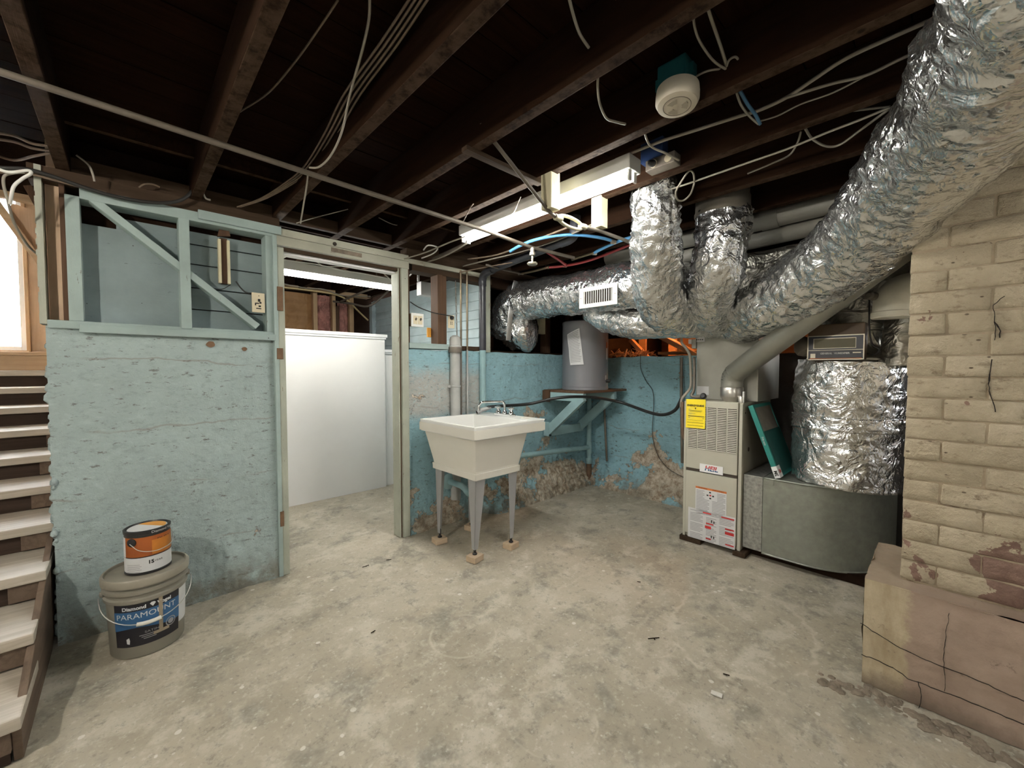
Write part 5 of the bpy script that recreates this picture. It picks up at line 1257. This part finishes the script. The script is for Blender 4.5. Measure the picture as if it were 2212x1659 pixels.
so = empty('soil_pipe', (1.965, 2.765, .2), 'thick whitewashed soil pipe with a flared hub on the wall behind the sink', 'pipe')
MB().tube([(1.968, 2.762, .2), (1.968, 2.762, 1.43)], .042, 22).build('pipe', MT['blue_grey_pipe'], so, smooth='auto')
MB().lathe((1.968, 2.762, 1.418), [(.044, 0), (.053, .004), (.053, .05), (.046, .055), (.046, .10), (.040, .125), (.020, .14)], 22).build('hub', MT['blue_grey_pipe'], so, smooth='auto')
MB().lathe((1.968, 2.762, 1.415), [(.055, 0), (.056, .005), (.056, .04), (.055, .045)], 22).build('band', MT['iron'], so, smooth='auto')
MB().lathe((1.968, 2.762, 1.13), [(.043, 0), (.046, .004), (.046, .014), (.043, .018)], 22).bar((1.965, 2.74, 1.14), (1.905, 2.775, 1.14), .006, .02).build('strap', MT['blue_grey_pipe'], so)
for i, (X, zt__) in enumerate(((2.035, 2.10), (2.100, 2.10))):
    o = empty('thin_pipe', (X, 2.772, .4), ['thin brown water pipe on the wall beside the soil pipe', 'thin brown water pipe on the wall beside the drain stack'][i], 'pipe', 'thin wall pipes')
    MB().tube([(X, 2.772, 1.44), (X, 2.772, zt__)], .0085, 10).build('upper_length', MT['copper'], o, smooth='auto')
    MB().tube([(X, 2.772, .42), (X, 2.772, 1.445)], .0085, 10).build('lower_length', MT['blue_grey_pipe'] if i else MT['iron'], o, smooth='auto')
vt = empty('vent_drain', (3.70, 2.66, .1), 'blue painted drain pipe with a tee, in the corner under the water heater', 'pipe')
c1 = onY(1271, 915, 2.70); c2 = onY(1272, 1025, 2.70); cx_ = c2.x
MB().tube([(cx_, 2.70, .23), (cx_, 2.70, .75), (cx_, 2.70, SZ - .1)], .026, 16).build('pipe', MT['blue_pipe'], vt, smooth='auto')
MB().tube([(cx_, 2.70, .01), (cx_, 2.70, .235)], .030, 16).build('rusty_foot', MT['rust'], vt, smooth='auto')
z_ = onY(1262, 968, 2.70).z
MB().tube([(cx_, 2.70, z_ - .07), (cx_, 2.70, z_ + .06)], .033, 16).build('tee', MT['blue_pipe'], vt, smooth='auto')
MB().lathe((cx_, 2.70, .225), [(.031, 0), (.034, .004), (.034, .06), (.031, .064)], 16).build('coupling', MT['blue_pipe'], vt, smooth='auto')
e_ = onY(1120, 985, 2.68)
MB().tube([(cx_ - .02, 2.70, z_), (e_.x, 2.68, e_.z), (2.33, 2.70, e_.z - .03), (2.06, 2.71, e_.z - .04)], .026, 16).build('branch', MT['blue_pipe'], vt, smooth='auto')
tag(MB().tube([onX(1305, 868, WX - .05), onX(1308, 940, WX - .05), onX(1311, 996, WX - .05)], .012, 10).build('capped_pipe', MT['iron'], smooth='auto'), 'thin brown pipe ending above the floor beside the blue drain', 'pipe')
tag(MB().tube([onX(1472, 772, WX - .06), onX(1472, 870, WX - .06), onX(1474, 1000, WX - .06)], .014, 10).build('wall_conduit', MT['iron'], smooth='auto'), 'dark vertical conduit on the blue wall behind the furnace', 'pipe')
# grey drain line in the joist bay
gp = empty('grey_drain_pipe', (2.87, .8, 2.1), 'grey plastic drain pipe with a coupling above the foil risers', 'pipe')
MB().tube([(2.87, -.4, 2.215), (2.87, 1.9, 2.175)], .056, 24).build('pipe', MT['pvc'], gp, smooth='auto')
MB().tube([(2.87, .70, 2.196), (2.87, .79, 2.194)], .062, 24).build('coupling', MT['pvc'], gp, smooth='auto')
MB().tube([(2.95, .3, 2.12), (2.95, 1.4, 2.09)], .05, 24).build('lower_pipe', MT['pvc'], gp, smooth='auto')

# ------------------------------------------------------------------ cables and tubing
def cable(name, pts, r, mat, label, cat='cable', group=None, n=6, seg=7):
    P = []
    for p in pts:
        if len(p) == 3: P.append(onZ(*p))
        elif p[3] == 'Y': P.append(onY(p[0], p[1], p[2]))
        elif p[3] == 'W': P.append(Vector(p[:3]))
        elif p[3] == 'X': P.append(onX(p[0], p[1], p[2]))
        else: P.append(Vector(p[:3]))
    return tag(MB().tube(spline(P, n), r, seg).build(name, MT[mat], smooth=True), label, cat, group)
cable('loose_cable', [(798,-20,2.32),(797,40,2.30),(782,110,2.26),(757,200,2.22),(738,285,2.19),(715,335,2.17),(690,360,2.165),(668,362,2.17)], .0042, 'cable_white', 'pale cable dangling across four brown cables over the doorway')
for i, dx in enumerate((0, 12, 24, 36)):
    cable('joist_cable', [(890+dx*1.1,-10,2.30),(820+dx*1.1,95,2.29),(742+dx,205,2.28),(700+dx*.8,290,2.27),(655+dx*.7,362,2.26),(606+dx*.5,402,2.25),(560+dx*.3,430,2.22),(512+dx*.2,447,2.20)], .0038, 'cable_brown', ['outermost of four dusty brown cables, furthest from the joist they follow', 'second dusty brown cable in from the outer edge of the bundle of four', 'third dusty brown cable of the bundle of four, one off the joist side', 'dusty brown cable of the bundle of four lying closest to the joist'][i], 'cable', 'four brown cables along the joist')
cable('hanging_cable', [(665,372,2.17),(662,405,2.13),(656,440,2.10),(649,482,2.06)], .0038, 'cable_white', 'short white cable hanging down in front of the door header')
cable('drooping_cable', [(475,268,2.30),(520,240,2.31),(580,200,2.32),(640,130,2.34),(690,60,2.36),(730,0,2.37)], .0034, 'cable_brown', 'thin brown cable drooping between two joists')
cable('ceiling_cable', [(1228,-10,2.30),(1238,30,2.28),(1252,72,2.26),(1272,103,2.25)], .0045, 'cable_white', 'short white cable stub poking through the joist ahead of the smoke alarm')
cable('ceiling_cable', [(1292,158,2.22),(1291,190,2.20),(1296,225,2.17),(1310,255,2.16),(1330,263,2.16),(1351,268,2.165)], .0042, 'cable_white', 'white cable stub hanging in a hook shape below the joist')
cable('alarm_cable', [(1498,20,2.34),(1500,55,2.31),(1512,90,2.29),(1540,130,2.27),(1570,150,2.26),(1592,155,2.26)], .0038, 'cable_white', 'white cable looping down to the knot by the smoke alarm')
cable('alarm_cable', [(1525,5,2.36),(1538,45,2.33),(1555,95,2.30),(1570,143,2.27)], .005, 'cable_white', 'thicker white cable falling straight to the knot by the smoke alarm')
cable('alarm_cable', [(1484,185,2.27),(1500,168,2.27),(1530,153,2.27),(1575,146,2.27),(1594,132,2.27),(1588,123,2.275),(1575,130,2.27),(1568,150,2.265)], .0036, 'cable_white', 'white cable from the teal box curling into a knot')
cable('data_cable', [(1570,152,2.265),(1600,122,2.28),(1650,100,2.30),(1700,72,2.32),(1750,40,2.33),(1800,-8,2.34)], .0036, 'cable_blue', 'blue data cable strung up to the joist')
cable('feeder_cable', [(1330,345,2.25),(1420,308,2.25),(1500,282,2.25),(1600,250,2.25),(1640,238,2.25),(1700,210,2.25),(1760,170,2.26),(1830,125,2.27),(1950,70,2.28),(2100,5,2.30)], .0065, 'cable_white', 'thick beige cable running past the smoke alarm to the big duct')
cable('feeder_cable', [(1690,214,2.245),(1740,198,2.245),(1800,180,2.25),(1870,163,2.25),(1940,130,2.26),(2040,85,2.27)], .005, 'cable_white', 'beige cable pair branching from the thick beige cable')
cable('feeder_cable', [(1640,262,2.25),(1680,250,2.25),(1730,225,2.25),(1800,200,2.25),(1868,165,2.25)], .003, 'cable_white', 'thin beige cable sagging below the thick beige cable')
cable('tail_cable', [(1590,196,2.27),(1600,225,2.23),(1618,250,2.21),(1638,268,2.20)], .004, 'cable_white', 'white cable tail hanging under the joist past the smoke alarm')
cable('tail_cable', [(1597,193,2.27),(1615,225,2.23),(1632,248,2.21),(1642,268,2.20)], .006, 'cable_blue', 'dark blue cable tail hanging with the white one')
cable('run_cable', [(1380,430,2.20),(1470,402,2.20),(1540,378,2.20),(1620,350,2.20),(1700,322,2.20),(1790,285,2.20),(1860,258,2.20),(1922,232,2.20)], .0045, 'cable_white', 'white cable running over the foil risers to the big duct')
cable('run_cable', [(1740,278,2.24),(1755,300,2.21),(1785,316,2.20),(1815,312,2.20),(1860,280,2.21),(1920,236,2.22)], .0048, 'cable_white', 'white cable sagging in a bow beside the big duct')
cable('run_cable', [(1730,285,2.25),(1722,310,2.23),(1705,335,2.22),(1670,352,2.22),(1615,375,2.22)], .004, 'cable_white', 'beige cable curling behind the foil riser collar')
cable('run_cable', [(1835,240,2.22),(1880,235,2.22),(1922,230,2.22)], .004, 'cable_white', 'short white cable end beside the big duct')
cable('cable_loop', [(1500,392,2.20),(1498,375,2.21),(1488,370,2.22),(1470,395,2.19),(1460,415,2.17),(1464,432,2.155),(1478,432,2.155),(1492,418,2.17),(1500,395,2.19)], .0045, 'cable_white', 'white cable loop hanging between the two foil risers')
cable('joist_end_cable', [(1.496,.83,2.215,'W'),(1405,315,2.20),(1440,332,2.18),(1467,346,2.17)], .0045, 'cable_white', 'white cable tail over the blue outlet box')
cable('plate_cable', [(-30,352,2.72,'Y'),(0,362,2.72,'Y'),(60,366,2.72,'Y'),(120,383,2.73,'Y'),(180,404,2.74,'Y'),(240,422,2.75,'Y'),(300,434,2.75,'Y'),(355,438,2.75,'Y'),(395,430,2.75,'Y'),(425,402,2.74,'Y'),(440,372,2.70,'Y')], .0085, 'cable_dark', 'thick black cable sagging along the top of the blue wall')
cable('plate_cable', [(-20,372,2.76,'Y'),(50,372,2.75,'Y'),(105,385,2.75,'Y'),(170,402,2.75,'Y'),(230,417,2.76,'Y')], .007, 'cable_brown', 'brown cable beside the thick black one on the blue wall')
cable('stair_cable', [(-10,362,2.60,'Y'),(20,372,2.60,'Y'),(60,368,2.60,'Y'),(66,375,2.60,'Y'),(48,386,2.60,'Y'),(30,402,2.60,'Y'),(24,425,2.62,'Y'),(22,440,2.65,'Y')], .006, 'cable_bright', 'bright white cable curling at the wall end by the stairs')
cable('stair_cable', [(52,372,2.62,'Y'),(30,374,2.62,'Y'),(10,380,2.62,'Y'),(8,400,2.62,'Y'),(16,430,2.65,'Y'),(30,480,2.75,'Y'),(60,530,2.9,'Y'),(85,552,3.0,'Y')], .005, 'cable_white', 'pale cable dropping from the wall end along the stair soffit')
for i, (ya, yb) in enumerate(((290, 316), (303, 326), (335, 330))):
    cable('stair_cable', [(-20,ya-4,2.28),(30,ya+3+ (8 if i == 2 else 0),2.27),(70,yb - 6 + (14 if i == 2 else 0),2.26),(112,yb,2.26)], .006, 'cable_brown', ['uppermost of three brown cables entering from over the stairs', 'middle one of three brown cables entering from over the stairs', 'lowest, sagging one of three brown cables entering from over the stairs'][i])
cable('stub_cable', [(165,335,2.72,'Y'),(190,355,2.72,'Y'),(200,375,2.72,'Y'),(204,392,2.73,'Y')], .0045, 'cable_white', 'short white cable stub over the corner stud of the blue wall')
cable('stub_cable', [(447,330,2.60,'Y'),(442,355,2.62,'Y'),(437,385,2.66,'Y'),(431,398,2.70,'Y'),(437,412,2.72,'Y'),(444,428,2.74,'Y'),(455,432,2.74,'Y')], .005, 'cable_white', 'white cable running down the joist end onto the blue wall plate')
cable('stub_cable', [(300,405,2.76,'Y'),(312,398,2.76,'Y'),(330,398,2.77,'Y'),(345,404,2.78,'Y')], .0045, 'cable_brown', 'brown cable hump on the blue wall plate')
cable('gray_wire', [(640,482,2.74,'Y'),(680,470,2.70,'Y'),(720,460,2.66,'Y'),(752,452,2.62,'Y')], .003, 'cable_white', 'thin grey wire stretched under the joists at the door header')
cable('gray_wire', [(818,470,2.74,'Y'),(850,485,2.74,'Y'),(880,487,2.72,'Y')], .003, 'cable_white', 'thin grey wire between two joist ends past the door header')
cable('black_cord', [(886,652,2.74,'Y'),(905,664,2.74,'Y'),(935,675,2.73,'Y'),(960,680,2.73,'Y'),(975,683,2.74,'Y')], .0042, 'cable_dark', 'black cord plugged into the ivory outlet', 'cord')
for i, (pts, mt, lb, r) in enumerate((
    ([(.70,3.4,2.20,'W'),(600,556,3.4,'Y'),(640,565,3.4,'Y'),(690,572,3.4,'Y'),(740,584,3.4,'Y'),(790,592,3.4,'Y'),(860,606,3.4,'Y')], 'cable_bright', 'white cable drooping just inside the doorway over the strip lamp', .006),
    ([(.95,3.3,2.21,'W'),(655,548,3.3,'Y'),(680,563,3.3,'Y'),(705,575,3.3,'Y'),(760,574,3.3,'Y'),(800,575,3.3,'Y'),(840,600,3.3,'Y'),(850,622,3.3,'Y')], 'cable_white', 'grey cable bowing behind the door header', .004),
    ([(606,560,3.35,'Y'),(620,553,3.35,'Y'),(640,543,3.35,'Y'),(.90,3.35,2.22,'W')], 'cable_bright', 'short white cable behind the door jamb', .005),
    ([(606,620,4.9,'Y'),(660,626,4.9,'Y'),(720,635,4.9,'Y'),(750,648,4.9,'Y'),(772,670,4.9,'Y'),(795,692,4.9,'Y')], 'cable_yellow', 'yellow cable along the top of the insulated wall', .010),
    ([(606,612,4.85,'Y'),(660,622,4.85,'Y'),(700,625,4.85,'Y'),(740,638,4.85,'Y'),(800,640,4.85,'Y')], 'cable_white', 'pale cable over the insulated wall', .006),
    ([(860,596,3.5,'Y'),(820,618,3.8,'Y'),(780,632,4.2,'Y'),(735,652,4.7,'Y')], 'iron_dark', 'pale pipe crossing behind the doorway lamp', .011),
    ([(720,651,4.8,'Y'),(760,656,4.6,'Y'),(800,660,4.4,'Y'),(2.2,4.3,2.2,'W')], 'iron_dark', 'grey pipe end behind the white half wall', .012),
    )): cable('back_room_cable', pts, r, mt, lb, 'cable' if 'cable' in lb else 'pipe')
# bundle of wires over the stud gap, right of the doorway
for i, (pts, mt, lb, r) in enumerate((
    ([(870,560,2.10),(920,545,2.12),(980,520,2.14),(1040,500,2.16)], 'cable_white', 'pale cable leaving the door header towards the lamp', .005),
    ([(895,575,2.12),(960,553,2.12),(1010,525,2.14)], 'cable_white', 'pale cable under the lamp end over the studs', .006),
    ([(905,560,2.14),(935,548,2.14),(945,535,2.15),(925,530,2.15),(915,540,2.15)], 'cable_bright', 'white loop of wire tucked above the door header', .005),
    ([(1000,575,2.13),(1060,560,2.13),(1120,545,2.14),(1200,520,2.15),(1290,480,2.16)], 'cable_white', 'grey cable beside the black drain pipe', .006),
    ([(1010,560,2.14),(1075,550,2.14),(1140,525,2.15),(1230,490,2.16)], 'cable_brown', 'brown cable beside the black drain pipe', .006),
    ([(985,590,2.08),(1060,575,2.10),(1150,560,2.12)], 'cable_brown', 'brown cable strung over the stud gap', .005),
    ([(880,600,2.05),(895,585,2.07),(905,570,2.09)], 'cable_white', 'short cable behind the stud beside the doorway', .006),
    ([(1000,480,2.17),(1015,450,2.17),(1023,440,2.19)], 'cable_brown', 'wire tail hanging at the dark end of the lamp', .003),
    ([(1100,468,2.17),(1112,455,2.16),(1118,440,2.16),(1125,425,2.19)], 'cable_white', 'thin wire with a hook hanging at the strip lamp', .0025),
    )): cable('overhead_cable', pts, r, mt, lb)
# water tubing
cable('water_tube', [(1102,543,2.12),(1125,530,2.13),(1160,517,2.14),(1210,508,2.15),(1255,508,2.15),(1300,514,2.15),(1328,522,2.15)], .0105, 'pex_blue', 'blue water tube arching under the joists', 'pipe', seg=12)
cable('water_tube', [(1282,547,2.13),(1305,535,2.14),(1335,522,2.15),(1380,507,2.16)], .0105, 'pex_blue', 'blue water tube rising towards the foil riser', 'pipe', seg=12)
cable('water_tube', [(1180,578,2.10),(1220,574,2.11),(1260,566,2.12),(1300,553,2.14),(1345,535,2.15),(1385,518,2.16)], .0105, 'pex_red', 'long red water tube curving past the foil riser', 'pipe', seg=12)
cable('water_tube', [(1222,572,2.11),(1208,562,2.13),(1190,550,2.15),(1175,540,2.17)], .0105, 'pex_red', 'short red water tube joining at the tee', 'pipe', seg=12)
cable('copper_pipe', [(1120,592,2.10),(1150,586,2.10),(1185,577,2.10)], .010, 'copper', 'brown copper pipe feeding the red tube', 'pipe', n=3)
cable('copper_pipe', [(1235,561,2.12),(1262,552,2.13),(1284,546,2.13)], .010, 'copper', 'brown copper pipe feeding the blue tube', 'pipe', n=3)
cable('copper_pipe', [(1050,572,2.10),(1090,583,2.10),(1130,592,2.10)], .009, 'iron_dark', 'grey pipe in the corner over the foil elbow', 'pipe', n=3)
cable('copper_pipe', [(900,575,2.14),(960,548,2.16),(1010,524,2.17),(1060,500,2.18)], .011, 'iron_dark', 'grey pipe along the joist under the strip lamp', 'pipe', n=3)
for (px, py) in ((1182, 577), (1220, 574), (1284, 547), (1325, 523)):
    p = onZ(px, py, 2.112 if py > 560 else 2.138)
    tag(MB().tube([p + V(-.014, .008, 0), p + V(.014, -.008, 0)], .014, 12).build('crimp_fitting', MT['brass'], smooth='auto'), {1182:'brass crimp fitting on the end of the long red tube', 1220:'brass tee where the two red tubes meet', 1284:'brass crimp fitting on the end of the blue tube', 1325:'brass fitting between the two blue tubes'}[px], 'pipe fitting')
# black drain hose from the tub over the bracket to the furnace
hz = [V(2.17, 2.60, .955), V(2.22, 2.58, .968), onY(1140, 873, 2.5), onY(1190, 862, 2.35), onY(1235, 857, 2.24), onY(1285, 859, 2.2), onX(1340, 869, 3.35), onX(1400, 890, 3.30), onX(1432, 896, 3.25), onX(1458, 886, 3.20), onX(1472, 862, 3.15)]
hs = empty('drain_hose', hz[0], 'black rubber hose sagging from the tub past the shelf bracket to the furnace', 'hose')
MB().tube(spline(hz, 8), .0135, 12).build('hose', MT['black_rubber'], hs, smooth=True)
MB().tube([V(2.08, 2.62, .925), V(2.13, 2.61, .945), V(2.20, 2.587, .962)], [.019, .017, .015], 14, False).build('hose_end', MT['grey_leg'], hs, smooth=True)
MB().lathe(V(2.081, 2.62, .926), [(.0, 0), (.012, 0), (.0, .003)], 12, (-1, .2, -.3)).build('hose_bore', MT['crack'], hs)
cable('thin_wire', [(1384,765,WX-.015,'X'),(1384,795,WX-.02,'X'),(1395,822,WX-.03,'X'),(1410,845,WX-.03,'X'),(1412,880,WX-.03,'X'),(1409,925,WX-.03,'X'),(1411,950,WX-.035,'X'),(1422,985,WX-.05,'X'),(1445,1013,WX-.06,'X'),(1478,1032,WX-.08,'X')], .003, 'cable_dark', 'thin black wire hanging down the blue wall to the furnace', 'wire')
cable('grey_conduit', [(1484,690,3.10,'X'),(1476,715,3.10,'X'),(1472,738,3.10,'X'),(1482,752,3.10,'X'),(1490,768,3.10,'X'),(1492,800,3.09,'X'),(1492,835,3.08,'X'),(1482,850,3.07,'X'),(1473,862,3.06,'X'),(1471,880,3.06,'X')], .010, 'cable_white', 'bent grey conduit running down to the furnace corner', 'pipe', seg=10)
cable('flex_conduit', [(1499,772,3.09,'X'),(1500,800,3.09,'X'),(1499,840,3.08,'X'),(1494,855,3.07,'X'),(1510,858,3.06,'X'),(1520,852,3.05,'X')], .011, 'iron', 'dark flexible conduit beside the plenum', 'pipe', seg=10)
cable('gas_pipe', [(1474,868,3.05,'X'),(1474,900,3.05,'X'),(1475,935,3.05,'X'),(1480,950,3.06,'X')], .012, 'rust', 'rusty gas pipe at the furnace side', 'pipe', seg=10)
tag(MB().lathe(onX(1521, 856, 3.045), [(.020, 0), (.022, .02), (.015, .03)], 12, (-1, 0, .2)).build('conduit_fitting', MT['can_black'], smooth='auto'), 'black round conduit fitting on the furnace top', 'fitting')

# ------------------------------------------------------------------ plates, boxes and fittings on the walls
def plate(name, px0, px1, py0, py1, Y, mat, label, cat, th=.006):
    a = onY(px0, py0, Y); b = onY(px1, py1, Y); zc = (a.z + b.z) / 2
    o = empty(name, ((a.x + b.x) / 2, Y, min(a.z, b.z)), label, cat)
    zt_, zb_ = onY((px0+px1)/2, py0, Y).z, onY((px0+px1)/2, py1, Y).z
    MB().box(a.x, b.x, Y - th, Y, zb_, zt_).build('cover_plate', mat, o, bevel=.002)
    return o, a.x, b.x, zb_, zt_
o, xa, xb, za, zb = plate('light_switch', 887.5, 914.5, 677, 706, WY - .03, MT['white_metal'], 'white double light switch beside the door jamb', 'switch')
for k in (.32, .70):
    x = xa + (xb - xa) * k; z = (za + zb) / 2
    s_ = MB().box(x - .018, x + .018, WY - .038, WY - .036, z - .032, z + .032).build('switch_well', MT['ivory'], o)
    MB().bar((x, WY - .038, z), (x + .002, WY - .052, z + .012), .009, .014).build('toggle', MT['iron'], s_, bevel=.002)
tag(MB().box(xa + .0, xb - .04, WY - .03, WY + .03, za + .005, zb - .005).build('switch_box', MT['rust']), 'steel back box of the double light switch', 'box')
o, xa, xb, za, zb = plate('wall_outlet', 967, 981, 681, 709, WY - .035, MT['ivory'], 'ivory outlet on the brown stud with a black plug', 'outlet')
MB().lathe(((xa + xb) / 2, WY - .041, zb - .022), [(.015, 0), (.016, .015), (.010, .026), (.004, .03)], 12, (0, -1, 0)).build('plug', MT['can_black'], o, smooth='auto')
for dz in (.062, .076): MB().box((xa+xb)/2 - .010, (xa+xb)/2 - .004, WY - .0425, WY - .041, zb - dz, zb - dz + .008).box((xa+xb)/2 + .004, (xa+xb)/2 + .010, WY - .0425, WY - .041, zb - dz, zb - dz + .008).build('slot', MT['black'], o)
o, xa, xb, za, zb = plate('wall_outlet', 543, 572, 633, 675, WY - .002, MT['ivory'], 'ivory outlet plate on the blue framed wall with dark scorch marks', 'outlet')
for (u, v, w, h) in ((.56,.62,.012,.016), (.40,.46,.020,.006), (.28,.40,.006,.012), (.66,.50,.010,.010), (.60,.32,.012,.010), (.52,.20,.026,.006), (.55,.85,.004,.004)):
    MB().box(xa+(xb-xa)*u-w/2, xa+(xb-xa)*u+w/2, WY - .0095, WY - .008, za+(zb-za)*v-h/2, za+(zb-za)*v+h/2).build('mark', MT['black'], o)
cable('outlet_lead', [(510,608,WY+.06,'Y'),(520,622,WY+.05,'Y'),(532,632,WY+.04,'Y'),(548,634,WY+.02,'Y')], .004, 'cable_dark', 'short lead running to the ivory outlet on the blue framed wall', 'wire')
cable('outlet_lead', [(420,608,WY+.07,'Y'),(450,620,WY+.07,'Y'),(478,625,WY+.07,'Y'),(498,615,WY+.07,'Y')], .0025, 'cable_dark', 'thin wire bowed against the blue boards under the wooden track', 'wire')
o = tag(MB().box(onY(907, 620, 3.3).x, onY(946, 620, 3.3).x, 3.28, 3.36, onY(925, 640, 3.3).z, onY(925, 611, 3.3).z).box(1.95, 1.97, 3.31, 3.33, onY(925, 611, 3.3).z, JZ + .05).build('duct_end_box', MT['paper'], bevel=.006), 'crumpled white box hanging in front of the clapboards', 'box')
tag(MB().box(onY(938, 705, WY).x, onY(952, 705, WY).x, WY + .101, WY + .115, onY(945, 727, WY).z, onY(945, 706, WY).z).build('small_plate', MT['can_amber'], bevel=.003), 'small orange plate behind the brown stud', 'switch')
# wooden track on the blue boards
wt = empty('wooden_track', (.42, WY + .04, 1.75), 'brown wooden track with two pale rails hanging on the blue boards', 'board')
a = onY(470, 512, WY + .05); b = onY(498, 614, WY + .05)
MB().box(a.x + .010, b.x - .010, WY + .055, WY + .085, b.z, a.z).build('core', MT['oldwood'], wt, bevel=.002)
for x in (a.x, b.x - .014): MB().box(x, x + .014, WY + .040, WY + .075, b.z, a.z - .01).build('rail', MT['cream_block'], wt, bevel=.002)
p = [onY(478, 476, WY + .05), onY(488, 474, WY + .05), onY(498, 510, WY + .05), onY(470, 510, WY + .05)]
MB().prism(p, (0, .02, 0)).build('pointed_head', MT['oldwood'], wt)
for i, pts in enumerate(([(428,480),(434,470),(440,475),(432,488)], [(440,472),(455,476),(470,480),(468,470)], [(452,488),(470,486),(510,492),(560,508)])):
    cable('wire_tangle', [(x, y, WY + .06, 'Y') for x, y in pts], .004, 'cable_bright', ['white wire end curled behind the plate of the blue wall', 'white wire twist beside the wooden track head', 'white wire stretched behind the wooden track to the stud'][i], 'wire')
# two old holes in the left wall
for (px, py, r) in ((455, 744, .020), (528, 754, .013)):
    p = onY(px, py, WY - .006)
    m = MB(); pts = [(r * (1 + .3 * nz((k, px, 0), 1.1)) * math.cos(k * PI / 6), r * .85 * (1 + .3 * nz((k, py, 3), 1.3)) * math.sin(k * PI / 6)) for k in range(12)]
    m.prism([p + V(a, 0, b) for a, b in pts], (0, -.004, 0)); m.build('patched_hole', MT['hinge'], wl)
# chain on the corner board behind the studs
cb = empty('hanging_chain', (2.02, WY + .06, 1.5), 'thin dark chain hanging in the stud gap before the clapboards', 'chain')
p0 = onY(984, 612, WY + .06); p1 = onY(987, 722, WY + .06)
for k in range(13):
    c_ = p0.lerp(p1, k / 12); m = MB(); pts = [c_ + V(.006 * math.cos(t) * (1 if k % 2 else .2), .006 * math.cos(t) * (.2 if k % 2 else 1), .022 * math.sin(t)) for t in [i * 2 * PI / 12 for i in range(13)]]
    m.tube(pts, .0022, 5, False); m.build('link', MT['iron'], cb, smooth=True)

# ------------------------------------------------------------------ crawl space timbers and litter
for i, (a, b, w, lb) in enumerate((((4.05, 1.62, 1.40), (4.05, 2.02, 1.62), .10, 'bright diagonal timber inside the crawl space'), ((4.3, 2.30, 1.40), (4.3, 2.52, 1.62), .05, 'slim diagonal timber at the back of the crawl space'))):
    tag(MB().bar(a, b, .045, w * 1.3, up=(-1, 0, .001)).build('crawlspace_timber', MT['glow_wood'], bevel=.003), lb, 'timber')
for i, y in enumerate((1.30, 1.70, 2.12, 2.5)):
    tag(MB().box(4.6, 4.64, y, y + .09, 1.38, CZ).build('crawlspace_stud', MT['glow_wood'], bevel=.003), 'upright timber at the back of the crawl space', 'timber', 'crawl space uprights')
tag(MB().bar((4.08, 1.45, 1.440), (4.08, 2.05, 1.446), .10, .03).build('loose_board', MT['glow_wood'], bevel=.003), 'loose board lying on the ledge in the crawl space', 'board')
m = MB()
for k in range(90):
    p = V(random.uniform(3.90, 4.12), random.uniform(2.12, 2.56), 1.432 + abs(random.gauss(0, .022))); d = V(random.uniform(-1,1), random.uniform(-1,1), random.uniform(-.4,.4)).normalized()
    L_ = random.uniform(.02, .07); m.bar(p - d * L_, p + d * L_, random.uniform(.004, .012), random.uniform(.004, .010))
tag(m.build('wood_litter', MT['glow_wood']), 'heap of splintered wood litter on the crawl space ledge', 'litter', kind='stuff')

# ------------------------------------------------------------------ litter on the floor
for i, (px, py, L_, a, mt, lb) in enumerate(((1412,1380,.028,.1,'darkwood','small dark twig on the floor inside the faint ring stain'), (790,1224,.022,.7,'darkwood','thin dark splinter on the floor in front of the doorway'),
    (840,1210,.016,.2,'darkwood','dark scrap on the floor in front of the doorway'), (806,1366,.012,.9,'darkwood','dark crumb on the floor by the small ring stain'), (1569,1459,.012,-.5,'darkwood','dark splinter on the open floor before the furnace'),
    (1548,1501,.020,-.6,'chip','white paint flake on the open floor before the chimney'), (1380,1258,.010,-.3,'darkwood','tiny dark chip on the floor before the furnace'))):
    p = onZ(px, py, 0); d = V(math.cos(a - .75), math.sin(a - .75), 0)
    tag(MB().bar(p - d * L_ + V(0,0,.003), p + d * L_ + V(0,0,.004), .0035 if mt != 'chip' else .022, .003).bar(p + V(0,0,.004), p + d.cross(V(0,0,1)) * L_ * .5 + V(0,0,.005), .004, .003).build('floor_litter', MT[mt]), lb, 'litter')
